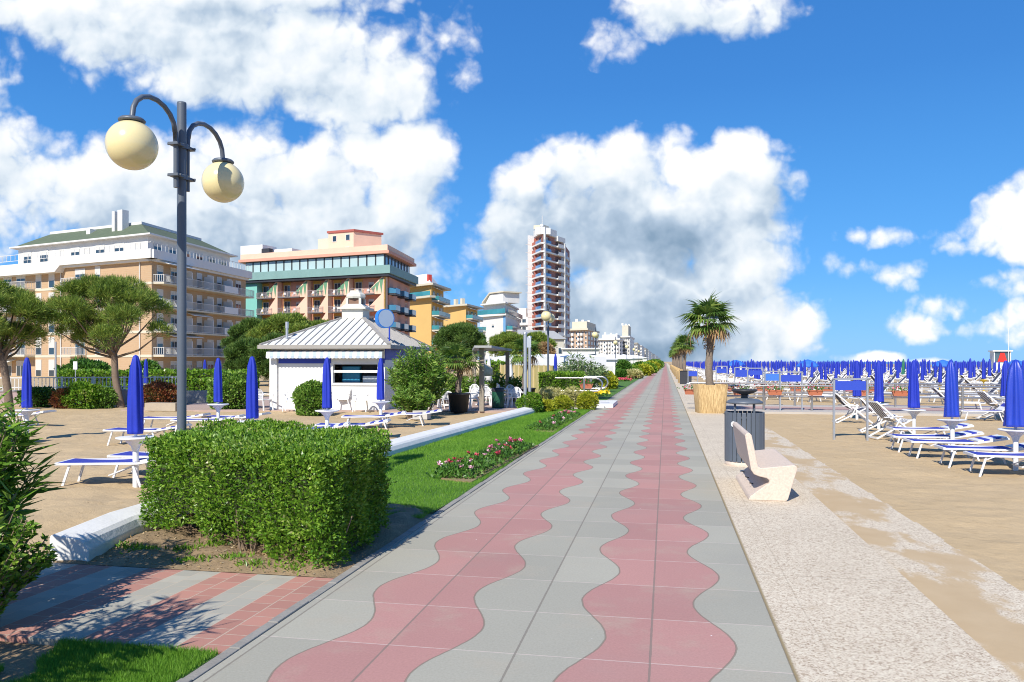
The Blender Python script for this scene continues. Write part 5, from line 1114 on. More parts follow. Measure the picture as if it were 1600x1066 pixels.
far_pine('lower dark pine at the kiosk left eave', 385, 66, 535, 588, 36, 12, 6, NEEDD); far_pine('dark tree low behind the kiosk flue', 425, 64, 528, 590, 36, 12, 61, NEEDD)
far_pine('dark bushy tree before the yellow hotels', 718, 86, 508, 562, 42, 16, 7, NEEDD, 5400); far_pine('bright rounded pine before the white hotel with blue balconies', 795, 92, 524, 556, 33, 12, 2, NEED); far_pine('bright rounded pine right of the two grey posts', 836, 88, 524, 560, 30, 12, 12, NEED); far_pine('brownish dry tree under the pine right of the grey posts', 846, 80, 541, 570, 24, 8, 13, DEADF)
# planting strip farther along the left of the promenade
for px, d, r, h, m_, lab, nm in ((970, 92, .72, .95, LEAF_D, 'dark green round bush left of the cream variegated mound', 'round_bush'), (990, 92, .95, .95, LEAF_Y, 'cream variegated mound beside the promenade, beyond the red flowers', 'variegated_bush'), (975, 104, .9, 2.0, LEAF_D, 'taller dark bush behind the round one by the far lamp post', 'dark_bush'), (1003, 112, 1.4, 1.4, LEAF_YG, 'golden bush in the receding planting', 'golden_bush'), (987, 112, 1.8, 1.3, LEAF_H, 'low green bush behind the cream variegated mound', 'round_bush'), (1012, 135, 1.5, 1.6, LEAF_H, 'green bush in the receding planting', 'round_bush'), (1002, 140, 2.0, 1.8, LEAF_D, 'dark bush left of the receding golden bush', 'dark_bush'), (1017, 165, 1.6, 1.9, LEAF_YG, 'second golden bush, small and farther along', 'golden_bush'), (1020, 200, 2.2, 2.2, LEAF_H, 'far green bush near the vanishing point', 'round_bush'), (1025, 250, 2.4, 2.4, LEAF_D, 'farthest dark bush near the vanishing point', 'dark_bush'), (950, 57, .50, 1.15, LEAF_YG, 'yellow flowered bush behind the looped handrail', 'golden_bush')):
    px_shrub(nm, lab, px, d, r, h, 2600, .16 + d * .0012, .09 + d * .0008, m_)
struct(sheet('lawn', np.linspace(-9.5, -2.99, 14), np.linspace(38.5, 420, 120), lambda X, Y: .02 + (vnoise(X, Y, 3) - .5) * .05, MTURF))
g = MB(); g.box(-5.4, -2.99, 33.2, 38.4, -.3, .01); struct(g.build('side_path', PAVE))
for i, (px, py, m_, lab) in enumerate(((930, 619, LEAF_YG, 'strip of yellow flowers beside the far lawn'), (973, 596, FPINK[2], 'left patch of red flowers on the far lawn'), (988, 592, FPINK[2], 'right patch of red flowers on the far lawn'))):
    x, y = G(px, py); t = thing('flower_patch', lab, 'flower bed', (x, y, .03)); n = 260; u = np.clip(rng.normal(size=n), -2, 2) * (.42 if i == 0 else .45); v = np.clip(rng.normal(size=n), -2, 2) * .45
    quads('foliage', leafquads(np.stack([u, v, rng.random(n) * .12], 1), rng.normal(size=(n, 3)) + np.array([0, 0, .8]), .16, .1), LEAF_D, t); quads('blossom', leafquads(np.stack([u, v, .12 + rng.random(n) * .12], 1), rng.normal(size=(n, 3)) + np.array([0, 0, .8]), .16, .13), mat('yellow petal', (.85, .62, .02), .6, .1) if i == 0 else m_, t)
# ================================================================ hotels
BRICKM = None
def m_brickwall(name, c1, c2, c3):
    m, b = newmat(name); p = objco(); x, y, z = sepxyz(p); n = noise(combxyz(x * .6, y * .6, z * 3), 2.4, 5, .65); c = cmix(n, c1, c2)
    j = mth('LESS_THAN', mth('FRACT', z / .24), .14); c = cmix(j * .35, c, c3); c = cmix(noise(p, .25, 4), c, cmix(1.0, c, (.8, .8, .8), 'MULTIPLY')); setin(b, 'Base Color', c); setin(b, 'Roughness', .9); return m
BRICKM = m_brickwall('tan brick', (.46, .30, .175), (.57, .405, .245), (.56, .48, .38)); BRICKR = m_brickwall('red brick', (.36, .16, .13), (.48, .24, .195), (.35, .25, .2))
HW = mat('hotel white', (.70, .69, .66), .7, .06, .4, world=True); HC = mat('hotel cream', (.60, .55, .43), .75, .08, .4, world=True); HY = mat('ochre render', (.66, .43, .15), .8, .08, .3, world=True); HT = mat('tan render', (.48, .34, .24), .8, .1, .4, world=True)
GLS = glass('window glass'); GLB = glass('blue tinted glass', (.05, .17, .28), .1); GLT = glass('teal balcony glass', (.05, .24, .27), .15); SHUT = mat('pale shutter', (.58, .57, .54), .6, .08, 1); GREENT = mat('green roof tile', (.105, .135, .08), .8, .25, 1.5, .5); RAILM = mat('pale railing', (.64, .64, .62), .6, .08, 2)
FROST = mat('frosted balcony panel', (.46, .47, .47), .4, .08, 1)
AWN = mat('awning cloth', (.74, .73, .70), .8, .05, 1)
class Fac:                                       # a straight facade in a building's own coordinates
    def __init__(s, p0, p1, flip=False):
        s.p0 = Vector((p0[0], p0[1], 0)); d = Vector((p1[0] - p0[0], p1[1] - p0[1], 0)); s.L = d.length; s.u = d / s.L; s.n = Vector((s.u.y, -s.u.x, 0)); s.a = math.atan2(s.u.y, s.u.x)
    def pt(s, u, z, d=0): p = s.p0 + s.u * u + s.n * d; return Vector((p.x, p.y, z))
    def box(s, mb, u0, u1, z0, z1, d0, d1): # d outward positive
        return mb.hexa([s.pt(u0, z0, d1), s.pt(u1, z0, d1), s.pt(u1, z0, d0), s.pt(u0, z0, d0), s.pt(u0, z1, d1), s.pt(u1, z1, d1), s.pt(u1, z1, d0), s.pt(u0, z1, d0)])
    def put(s, name, me, par, u, z, d=0): return obj(name, me, par, s.pt(u, z, d), s.a)
# facade pieces in local coordinates: x along the facade, -y outward
def win_me(w, h, cols=2, fr=None, sh=None, gl=None, blind=0):
    g = MB(); fr_ = .07; g.mat(0)
    g.box(-w / 2 - fr_, w / 2 + fr_, -.06, .0, -fr_, 0); g.box(-w / 2 - fr_, w / 2 + fr_, -.06, 0, h, h + fr_); g.box(-w / 2 - fr_, -w / 2, -.06, 0, 0, h); g.box(w / 2, w / 2 + fr_, -.06, 0, 0, h)
    for k in range(1, cols): x = -w / 2 + w * k / cols; g.box(x - .03, x + .03, -.05, 0, 0, h)
    g.mat(1); g.box(-w / 2, w / 2, -.03, -.002, 0, h * (1 - blind))
    if blind: g.mat(2); g.box(-w / 2, w / 2, -.045, -.002, h * (1 - blind), h)
    return g.data('window', [fr or HW, gl or GLS, sh or SHUT])
def balc_me(w, dp, m_slab, m_rail, bars=0, h=1.0, slab=.2, furn=False, solid=False):
    g = MB(); g.box(-w / 2, w / 2, -dp, 0, -slab, 0); g.mat(1)
    def side(x0, x1, y0, y1):
        if bars:
            L = max(x1 - x0, y1 - y0); n = max(2, int(L / bars))
            g.box(x0, x1, y0, y1, h - .05, h); g.box(x0, x1, y0, y1, .08, .13)
            for i in range(n + 1):
                if x1 - x0 > y1 - y0: a = x0 + (x1 - x0 - .03) * i / n; g.box(a, a + .035, y0 + .005, y1 - .005, .131, h - .051)
                else: a = y0 + (y1 - y0 - .03) * i / n; g.box(x0 + .005, x1 - .005, a, a + .035, .131, h - .051)
        else: g.box(x0, x1, y0, y1, .06, h)
    side(-w / 2, w / 2, -dp, -dp + .05); side(-w / 2, -w / 2 + .05, -dp + .051, -.0); side(w / 2 - .05, w / 2, -dp + .051, 0)
    if furn:
        g.mat(2)
        for s_ in (-.28, .18):
            x = w * s_; g.box(x - .25, x + .25, -dp + .4, -dp + .8, .4, .45); g.box(x - .25, x + .25, -dp + .75, -dp + .8, .45, .85)
            for a in (-.2, .2): g.box(x + a - .03, x + a + .03, -dp + .42, -dp + .48, 0, .4)
        g.box(-.3, .3, -dp + .35, -dp + .9, .68, .73); g.box(-.04, .04, -dp + .5, -dp + .6, 0, .68)
    return g.data('balcony', [m_slab, m_rail, PLAST])
def bldg(name, label, L, Cn, R, m_wall, ztop, z0=-.3, cat='hotel'):
    # L, Cn, R: (bearing, distance) of left end, near corner, right end; both facades face the viewer
    c = Vector(W(*Cn)); l = Vector(W(*L)) - c; r = Vector(W(*R)) - c
    t = thing(name, label, cat, (c.x, c.y, 0)); bk = l + r; g = MB(); g.prism([(l.x, l.y), (0, 0), (r.x, r.y), (bk.x, bk.y)], z0, ztop); g.build('wall', m_wall, t)
    return t, Fac((l.x, l.y), (0, 0)), Fac((0, 0), (r.x, r.y)), l, r
def slab(t, name, m_, l, r, z0, z1, ov, ovb=None):
    bk = l + r; c = bk / 2; P = [l, Vector((0, 0)), r, bk]; q = []
    for p in P: v = p - c; q.append(c + v * (1 + ov / v.length * 1.35))
    g = MB(); g.prism([(v.x, v.y) for v in q], z0, z1); return g.build(name, m_, t)
def hiproof(t, l, r, z0, z1, ov, m_, inset=.32, name='roof'):
    bk = l + r; c = bk / 2; P = [l, Vector((0, 0)), r, bk]; a = [c + (p - c) * (1 + ov / (p - c).length) for p in P]; b_ = [c + (p - c) * inset for p in P]
    long_l = l.length > r.length; g = MB(); g.hexa([(v.x, v.y, z0) for v in a] + [(v.x, v.y, z1) for v in b_]); return g.build(name, m_, t)

# ---- brick hotel with green roof, left
d0 = 100.0; ST = 3.07
t, fl, fr, l, r = bldg('brick_hotel', 'tan brick hotel with white balconies, white parapet and green hipped roof on the left', (-110, 122), (237, d0), (384, 124), BRICKM, Zat(403, d0))
ztop = Zat(404, d0); floors = [ztop - ST * (k + 1) for k in range(5)]
for k, z in enumerate(floors[:4]):
    g = MB(); fl.box(g, fl.L * .2, fl.L - .02, z - .16, z + .16, -.1, .05); fr.box(g, 0, fr.L, z - .12, z + .10, -.1, .04); g.build('string_course', HC, t)
# white parapet storey
def parapet(off, z0, z1, m_, nm):
    g = MB(); fl.box(g, -1, fl.L + off, z0, z1, -.4, off); fr.box(g, -off + .01, fr.L + .4, z0, z1, -.4, off - .01); return g.build(nm, m_, t)
g = MB(); fl.box(g, fl.L * .66, fl.L + .9, ztop - .05, ztop + 1.05, -.4, .9); fr.box(g, -.89, fr.L + .4, ztop - .05, ztop + 1.05, -.4, .89); fl.box(g, -1, fl.L * .66 - .6, ztop - .95, ztop + .55, -.4, 1.25); g.hexa([fl.pt(fl.L * .66 - .6, ztop - .95, 1.25), fl.pt(fl.L * .66, ztop - .05, .9), fl.pt(fl.L * .66, ztop - .05, -.4), fl.pt(fl.L * .66 - .6, ztop - .95, -.4), fl.pt(fl.L * .66 - .6, ztop + .55, 1.25), fl.pt(fl.L * .66, ztop + 1.05, .9), fl.pt(fl.L * .66, ztop + 1.05, -.4), fl.pt(fl.L * .66 - .6, ztop + .55, -.4)]); g.build('parapet', HW, t); g = MB(); fl.box(g, -1, fl.L * .4, ztop - 1.05, ztop - .96, -.4, .6); fl.box(g, -1, fl.L, ztop - .35, ztop - .06, -.39, .5); fr.box(g, 0, fr.L, ztop - .35, ztop - .06, -.39, .5); g.build('cornice', HW, t)
lw = l; l = l * .64; c_ = (l + r) / 2
pent = [c_ + (p - c_) * .86 for p in (l, Vector((0, 0)), r, l + r)]; g = MB(); g.prism([(v.x, v.y) for v in pent], ztop + .1, ztop + 3.3); g.build('penthouse', HW, t)
fp = Fac(pent[0], pent[1]); fq = Fac(pent[1], pent[2]); wp = win_me(1.7, 1.6, 2, blind=.35); wq = win_me(.9, 1.5, 1, blind=.6)
for q, m_ in ((.08, wp), (.22, wp), (.36, wq), (.47, wp), (.56, wq), (.66, wp), (.80, wp), (.93, wq)): fp.put('window', m_, t, fp.L * q, ztop + 1.0, .01)
for k in range(6): fq.put('window', wp, t, fq.L * (.1 + .16 * k), ztop + 1.1, .01)
rp_ = [c_ + (p - c_) * .93 for p in (l, Vector((0, 0)), r, l + r)]; g = MB(); g.prism([(v.x, v.y) for v in rp_], ztop + 3.3, ztop + 3.5); g.build('eaves', HW, t)
q_ = [c_ + (p - c_) * .90 for p in (l, Vector((0, 0)), r, l + r)]; s_ = [c_ + (p - c_) * .60 for p in (l, Vector((0, 0)), r, l + r)]; g = MB(); g.hexa([(v.x, v.y, ztop + 3.502) for v in q_] + [(v.x, v.y, ztop + 5.7) for v in s_]); rf = g.build('roof', GREENT, t)
g = MB(); g.prism([(v.x, v.y) for v in [c_ + (p - c_) * .615 for p in (l, Vector((0, 0)), r, l + r)]], ztop + 5.5, ztop + 5.95); g.build('ridge_band', HW, rf)
fs = Fac(s_[0], s_[1])
for u, w, h in ((.80, .55, 3.2), (.86, .95, 3.3), (.52, .8, 1.2)): g = MB(); fs.box(g, fs.L * u, fs.L * u + w, ztop + 3.6, ztop + 4.2 + h, -.2 + .8, .8 + .8); g.build('chimney', HW, rf)
g = MB(); fl.box(g, fl.L * .2, fl.L + .9, ztop + 1.06, ztop + 1.12, .78, .84)
for k in range(40): fl.box(g, fl.L * (.2 + .02 * k), fl.L * (.2 + .02 * k) + .05, ztop + 1.06, ztop + 1.9, .80, .84)
fl.box(g, fl.L * .2, fl.L + .9, ztop + 1.9, ztop + 1.96, .78, .84); fr.box(g, -.8, fr.L, ztop + 1.9, ztop + 1.96, .78, .84)
for k in range(30): fr.box(g, fr.L * k / 30, fr.L * k / 30 + .05, ztop + 1.06, ztop + 1.9, .80, .84)
g.build('roof_railing', RAILM, t)
wt = win_me(1.1, 2.3, 1, blind=.6); wn_ = win_me(.9, 2.3, 1, blind=.45); wb = win_me(1.9, 2.2, 2, blind=.3); b1 = balc_me(7.0, 1.5, HC, RAILM, .22); b2 = balc_me(3.3, 1.4, HC, RAILM, .2)
uL = lambda px: fl.L * (px + 110) / 347.0
for k, z in enumerate(floors[:4] + [floors[4]]):
    for px in (78, 98, 165): fl.put('window', wt if px != 165 else wn_, t, uL(px), z + .25, .01)
    for px in (28, 50, 140): fl.put('window', wb, t, uL(px), z + .2, .01)
    if k < 4 :
        fl.put('balcony', b1, t, uL(48), z + .16, .055); fl.put('balcony', b2, t, uL(138), z + .16, .055)
g = MB()
for px in (112, 222): fl.box(g, uL(px), uL(px) + .12, 0, ztop - .4, .06, .16)
g.build('drainpipe', RAILM, t)
wd1 = win_me(1.2, 2.2, 1, blind=.35); wd2 = win_me(1.5, 2.2, 2, blind=.2); bR = balc_me(fr.L * .98, 1.5, HC, RAILM, .25); bp = MB(); bp.box(-.06, .06, -1.45, 0, .0, 1.9); bp = bp.data('balcony_divider', [HW])
for k, z in enumerate(floors[:4]):
    B = fr.put('balcony', bR, t, fr.L * .5, z + .1, .045)
    for q in (.28, .50, .72): obj('balcony_divider', bp, B, (fr.L * (q - .5), 0, 0))
    g = MB(); fr.box(g, fr.L * .62, fr.L * .78, z + .14, z + 1.08, 1.56, 1.58); g.build('towel', AWN, t)
for k, z in enumerate(floors):
    for q in (.07, .20, .34, .45, .57, .67, .79, .90): fr.put('window', wd1 if int(q * 100) % 2 else wd2, t, fr.L * q, z + .15, .01)
def awning(F, t, u, w, z, dp=1.4, dr=.5, m_=None): g = MB(); g.hexa([F.pt(u, z, 0.02), F.pt(u + w, z, .02), F.pt(u + w, z - dr, dp), F.pt(u, z - dr, dp), F.pt(u, z + .06, .02), F.pt(u + w, z + .06, .02), F.pt(u + w, z - dr + .06, dp), F.pt(u, z - dr + .06, dp)]); return g.build('awning', m_ or AWN, t)
awning(fr, t, fr.L * .04, fr.L * .3, floors[0] + 2.95, 1.8, .5); awning(fr, t, fr.L * .30, fr.L * .2, floors[2] + 2.9); awning(fr, t, fr.L * .1, fr.L * .3, floors[3] + 2.9, 1.5, .4); awning(fl, t, uL(0), 6, floors[4] + 2.6, 1.6, .5)

# ---- pink hotel
d0 = 139.0; ST = 3.02
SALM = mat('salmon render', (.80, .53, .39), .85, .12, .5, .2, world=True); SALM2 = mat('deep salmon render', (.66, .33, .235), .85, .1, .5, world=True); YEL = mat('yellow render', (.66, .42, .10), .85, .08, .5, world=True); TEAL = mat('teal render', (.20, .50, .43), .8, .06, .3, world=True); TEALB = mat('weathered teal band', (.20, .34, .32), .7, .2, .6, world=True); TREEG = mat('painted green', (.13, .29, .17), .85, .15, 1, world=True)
cC, cL, cR = (601, d0), (384, d0 * 1.092), (640, d0 * 1.135)
c = Vector(W(*cC)); l = Vector(W(*cL)) - c; r = Vector(W(*cR)) - c; t = thing('pink_hotel', 'salmon pink hotel with teal band, glazed top storey and small balconies', 'hotel', (c.x, c.y, 0)); fl = Fac((l.x, l.y), (0, 0)); fr = Fac((0, 0), (r.x, r.y)); bk = l + r
zt = Zat(432, d0); RD = 1.5; nfl = 5
inn = lambda F, u: F.pt(u, 0, -RD)
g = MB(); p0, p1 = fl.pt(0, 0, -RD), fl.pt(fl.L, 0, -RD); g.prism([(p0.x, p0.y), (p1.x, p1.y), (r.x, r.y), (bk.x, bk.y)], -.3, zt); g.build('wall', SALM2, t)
W2 = fl.L; px2u = lambda px: W2 * (px - 384) / (601 - 384.0)
g = MB(); fl.box(g, 0, px2u(403), -.3, zt, -RD, 0); g.build('teal_end_wall', TEAL, t)
bays = [(403, 437), (438, 485), (486, 517), (518, 549), (550, 600)]; win = win_me(1.25, 2.1, 2, gl=GLS); wins = win_me(.95, 1.9, 1, blind=.2)
PB = {}
for (a, e) in bays:
    ua, ue = px2u(a), px2u(e); w = ue - ua; sp = ua + w * (.60 if w > 5 else .55); y0 = ua + .0
    e2 = ue - .35
    for k in range(nfl):                          # wall right of every bay; sloping cut over darker recess imitates a cast shadow
        zb, ze = zt - ST * (k + 1), zt - ST * k - (.02 if k == 0 else 0); f_ = MB(); P2 = [(sp, zb), (ue - .02, zb), (ue - .02, ze), (ue - .5, ze), (sp, zb + 1.0)]
        A_ = [fl.pt(u_, z_, -.02) for u_, z_ in P2]; B_ = [fl.pt(u_, z_, -RD + .3) for u_, z_ in P2]; f_.faces(A_ + B_, [(0, 1, 2, 3, 4), (9, 8, 7, 6, 5)] + [((i + 1) % 5, i, 5 + i, 5 + (i + 1) % 5) for i in range(5)]); f_.build('shadow_cut_fin', SALM, t)
    g = MB(); fl.box(g, ua - .01, ua + 1.7, -.3, zt - .02, -RD - .01, -RD + .03); g.build('yellow_strip', YEL, t)
    g = MB()   # painted palm leaf flourish over each fin
    for q_, wd_, tip in ((.0, .9, 2.6), (.9, .8, 2.0), (1.7, .9, 1.3)):
        x1 = ue - .04 - q_; g.face([fl.pt(x1, zt - .06 - q_ * .75, .0), fl.pt(x1 - .95, zt - .06 - q_ * .75 - .55, .0), fl.pt(x1 - .5, zt - .4 - q_ * .6 - tip, .0), fl.pt(x1 - .2, zt - 1.0 - q_ * .6, .0)])
    g.build('painted_leaf', TREEG, t)
    for k in range(nfl):
        z = zt - ST * (k + 1) + .15
        fl.put('window', win, t, ua + .95, z + .1, -RD + .035); 
        if w > 6: fl.put('window', wins, t, ua + 3.6, z + .2, -RD + .005)
        key = round(sp - ua + .9, 1)
        if key not in PB: PB[key] = balc_me(key, 1.25, mat('balcony edge', (.16, .15, .15), .7, .1) if not PB else bpy.data.materials['balcony edge'], mat('grey pink railing', (.40, .33, .33), .6, .1) if not PB else bpy.data.materials['grey pink railing'], .26, .95, .2, True)
        fl.put('balcony', PB[key], t, ua + key / 2 + .05, z, -RD + .5)
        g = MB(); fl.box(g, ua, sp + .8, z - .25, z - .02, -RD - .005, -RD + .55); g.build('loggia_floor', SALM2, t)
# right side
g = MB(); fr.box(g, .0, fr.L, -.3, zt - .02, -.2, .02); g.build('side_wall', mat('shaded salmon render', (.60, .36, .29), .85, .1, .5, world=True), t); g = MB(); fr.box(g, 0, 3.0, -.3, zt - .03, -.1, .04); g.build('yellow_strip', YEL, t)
bb = balc_me(3.2, 1.6, DARK, GLB, 0, 1.0, .25, True)
for k in range(nfl):
    z = zt - ST * (k + 1) + .15
    for j, q in enumerate((.16, .5, .84)): fr.put('window', win, t, fr.L * q - .6, z + .1, .045); fr.put('balcony', bb, t, fr.L * q, z, .045)
def ring(name, m_, off, z0, z1, inset=0): 
    g = MB(); fl.box(g, -off, fl.L + off, z0, z1, -3 - inset, off); fr.box(g, -off + .01, fr.L + off, z0, z1, -3 - inset, off - .01); return g.build(name, m_, t)
slab(t, 'lower_soffit', DARK, l, r, zt, zt + .45, 1.0); slab(t, 'teal_band', TEALB, l, r, zt + .452, zt + 1.9, 1.3)
g = MB(); g.prism([(l.x, l.y), (0, 0), (r.x, r.y), (bk.x, bk.y)], zt + .1, zt + 4.0); g.build('top_storey', mat('dark mullion', (.05, .06, .065), .5, .1), t)
pz = win_me(1.55, 1.9, 1, fr=bpy.data.materials['dark mullion'], gl=mat('pale reflecting glass', (.42, .55, .55), .12, .15, .3, world=True)); n = 17
for i in range(n): fl.put('top_window', pz, t, fl.L * (i + .5) / n, zt + 1.95, .01)
pz2 = win_me(1.5, 1.9, 1, fr=bpy.data.materials['dark mullion'], gl=GLB)
for i in range(8): fr.put('top_window', pz2, t, fr.L * (i + .5) / 8, zt + 1.95, .01)
slab(t, 'pink_cornice', SALM2, l, r, zt + 4.0, zt + 4.5, 1.0); slab(t, 'pink_parapet', SALM, l, r, zt + 4.502, zt + 5.5, .7)
g = MB(); u0, u1 = px2u(502), px2u(541); 
g.hexa([fl.pt(u0, zt + 4.6, -3), fl.pt(u1, zt + 4.6, -3), fl.pt(u1 + 2.4, zt + 4.6, -8.5), fl.pt(u0 + 2, zt + 4.6, -8.5)] + [fl.pt(u0, zt + 8.9, -3), fl.pt(u1, zt + 8.9, -3), fl.pt(u1 + 2.4, zt + 8.9, -8.5), fl.pt(u0 + 2, zt + 8.9, -8.5)]); tw = g.build('stair_tower', SALM, t)
g = MB(); g.hexa([fl.pt(u0 - .2, zt + 8.902, -2.8), fl.pt(u1 + .2, zt + 8.902, -2.8), fl.pt(u1 + 2.7, zt + 8.902, -8.7), fl.pt(u0 + 1.8, zt + 8.902, -8.7)] + [fl.pt(u0 - .2, zt + 9.3, -2.8), fl.pt(u1 + .2, zt + 9.3, -2.8), fl.pt(u1 + 2.7, zt + 9.3, -8.7), fl.pt(u0 + 1.8, zt + 9.3, -8.7)]); g.build('tower_cap', mat('brick red trim', (.38, .10, .08), .8, .1), tw)
ws = win_me(.8, 1.0, 1)
for u, z in ((.78, 7.4), (.25, 4.9), (.75, 5.1), (.25, 7.3)): fl.put('tower_window', ws, tw, u0 + (u1 - u0) * u, zt + z, -2.99)
for a, e, h, m_, dd2 in ((362, 400, 3.0, HW, -2), (402, 432, 2.4, HW, -5), (480, 500, 3.6, HC, -4)): g = MB(); fl.box(g, px2u(a), px2u(e), zt + 4.3, zt + 4.6 + h, dd2 - 4, dd2); g.build('roof_plant_box', m_, t)
g = MB(); fl.box(g, px2u(405), px2u(418), zt + 4.5, zt + 6.6, -1.9, -.9); g.build('roof_plant_grille', DARK, t)

# ---- two ochre hotels
def ochre(lab, Lp, Cp, Rp, ztop, ST, nf, wins_l, top):
    t, fl, fr, l, r = bldg('ochre_hotel', lab, Lp, Cp, Rp, HY, ztop)
    slab(t, 'roof_slab', HC, l, r, ztop, ztop + .5, 1.6)
    bb = balc_me(fr.L * .96, 1.9, HC, GLT, 0, 1.05, .3)
    for k in range(nf):
        z = ztop - ST * (k + 1); fr.put('balcony', bb, t, fr.L * .5, z, .01); awning(fr, t, .3, fr.L * .9, z + ST - .3, 1.6, .6)
        w_ = win_me(2.0, 2.2, 2)
        for q in (.2, .5, .8): fr.put('window', w_, t, fr.L * q, z + .1, .01)
    for (u, k) in wins_l: w_ = win_me(1.4, 1.2, 2); fl.put('window', w_, t, fl.L * u, ztop - ST * k + .8, .01)
    return t, fl, fr, l, r
zt = Zat(446, 196); t, fl, fr, l, r = ochre('ochre yellow hotel with teal glass balconies just right of the pink hotel', (628, 206), (674, 196), (693, 210), zt, 3.65, 6, (), 0)
g = MB(); fl.box(g, -1, fl.L + 1.5, zt - 3.1, zt - 2.6, -.2, 1.5); g.build('terrace_band', HC, t); g = MB(); fl.box(g, -1, fl.L + 1.5, zt - 2.59, zt - 1.5, 1.42, 1.5); g.build('terrace_glass', GLT, t)
hiproof(t, l * .92, r * .95, zt + .5, zt + 3.6, -.5, HW, .4); g = MB(); fl.box(g, fl.L * .75, fl.L * .80, zt + 1.2, zt + 3, -2, -1); g.build('red_chimney', mat('red chimney', (.55, .06, .04), .7, .1), t)
zt = Zat(478, 232); t, fl, fr, l, r = ochre('second smaller ochre yellow hotel with two white chimneys', (690, 242), (728, 232), (746, 247), zt, 3.65, 5, (), 0)
for u in (.28, .55): g = MB(); fl.box(g, fl.L * u, fl.L * u + 1.0, zt + .4, zt + 2.6 + 0, -3, -2); g.build('chimney', HC, t)
# ---- white hotel with blue balconies and gable
zt = Zat(493, 264); t, fl, fr, l, r = bldg('white_hotel', 'white hotel with teal glass balconies, blue corner strip and gabled penthouse', (750, 276), (790, 264), (812, 302), HW, zt)
slab(t, 'roof_slab', HW, l, r, zt, zt + .7, 1.0); P3 = [(l + r) / 2 + (p - (l + r) / 2) * .84 for p in (l, Vector((0, 0)), r, l + r)]; g = MB(); g.prism([(v.x, v.y) for v in P3], zt + .7, zt + 4.2); g.build('penthouse', HW, t)
g = MB(); fl.box(g, -1, fl.L + 1, zt + .705, zt + 2.3, .9, 1.0); fr.box(g, -1, fr.L + 1, zt + .705, zt + 2.3, .9, 1.0); g.build('terrace_glass', GLT, t)
g = MB(); g.prism([(v.x, v.y) for v in [(l + r) / 2 + (p - (l + r) / 2) * .98 for p in (l, Vector((0, 0)), r, l + r)]], zt + 4.2, zt + 4.7); g.build('upper_slab', HW, t)
a0 = fl.L * .02; a1 = fl.L * .72; g = MB(); g.hexa([fl.pt(a0, zt + 4.702, -2), fl.pt(a1, zt + 4.702, -2), fl.pt(a1, zt + 4.702, -9), fl.pt(a0, zt + 4.702, -9), fl.pt(a0 + 3.0, zt + 7.8, -2), fl.pt(a1, zt + 8.0, -2), fl.pt(a1, zt + 8.0, -9), fl.pt(a0 + 3.0, zt + 7.8, -9)]); g.build('gable_block', HW, t)
g = MB(); g.hexa([fl.pt(a0 - 1.4, zt + 4.9, -1.5), fl.pt(a0 + 3, zt + 8.0, -1.5), fl.pt(a0 + 3, zt + 8.0, -9.3), fl.pt(a0 - 1.4, zt + 4.9, -9.3), fl.pt(a0 - 1.4, zt + 5.4, -1.5), fl.pt(a0 + 3, zt + 8.5, -1.5), fl.pt(a0 + 3, zt + 8.5, -9.3), fl.pt(a0 - 1.4, zt + 5.4, -9.3)]); fl.box(g, a0 + 3.01, a1 + 1, zt + 8.05, zt + 8.5, -9.3, -1.5); g.build('gable_roof', HC, t)
g = MB(); fl.box(g, fl.L - 1.3, fl.L, 0, zt - .02, 0, .05); g.build('blue_strip', mat('sky blue render', (.16, .36, .62), .8, .05), t)
bb = balc_me(fr.L * .96, 2.2, HW, GLT, 0, 1.3, .3); bl = balc_me(4.5, 1.6, HW, GLT, 0, 1.3, .3); w_ = win_me(1.3, 1.2, 1, blind=.5); w2 = win_me(2.2, 2.2, 2)
for k in range(5):
    z = zt - 3.75 * (k + 1) - 1; fr.put('balcony', bb, t, fr.L * .5, z, .01); fl.put('window', w_, t, fl.L * .52, z + 1.0, .01)
    for q in (.2, .5, .8): fr.put('window', w2, t, fr.L * q, z + .1, .01)
    fl.put('balcony', bl, t, 1.4, z, .01)
g = MB(); g.tube([fl.pt(fl.L + 4, zt + .7, -6), fl.pt(fl.L + 4, zt + 8, -6)], .12, 5); g.build('aerial', RAILM, t)
# ---- white block behind
zt = Zat(496, 322); t, fl, fr, l, r = bldg('white_block', 'plain white apartment block between the blue balconied hotel and the tower', (798, 322), (826, 318), (834, 335), HW, zt, cat='apartment block')
g = MB(); fl.box(g, fl.L * .35, fl.L * .8, zt, zt + 3.6, -6, -1); g.build('roof_block', HW, t); w_ = win_me(1.6, 1.4, 2)
for k in range(5):
    g = MB(); fl.box(g, -.2, fl.L, zt - 3.1 * k - 3.4, zt - 3.1 * k - 2.6, 0, .8); g.build('balcony_band', HW, t)
    for q in (.2, .5, .75): fl.put('window', w_, t, fl.L * q, zt - 3.1 * k - 2.3, .01)
# ---- red brick tower
d0 = 293.0; ST = 3.06; c = Vector(W(848, d0)); t = thing('apartment_tower', 'tall red brick and white apartment tower with stacked corner balconies', 'apartment tower', (c.x, c.y, 0))
zt = Zat(366, d0); A = Vector(W(824.5, d0 * 1.03)) - c; B = Vector(W(834.5, d0 * 1.035)) - c; D = Vector(W(877, d0 * 1.05)) - c; E_ = Vector(W(887, d0 * 1.10)) - c
bk = [Vector(W(890, d0 * 1.16)) - c, Vector(W(828, d0 * 1.16)) - c]
g = MB(); g.prism([(B.x, B.y), (0, 0), (D.x, D.y), (bk[0].x, bk[0].y), (bk[1].x, bk[1].y)], -.3, zt); g.build('wall', BRICKR, t)
g = MB(); g.prism([(A.x, A.y), (B.x, B.y), (B.x + 1, B.y + 12), (A.x + 1, A.y + 12)], -.3, zt + 1.0); g.build('white_flank', mat('tower white', (.82, .82, .81), .7, .03, .5, world=True), t)
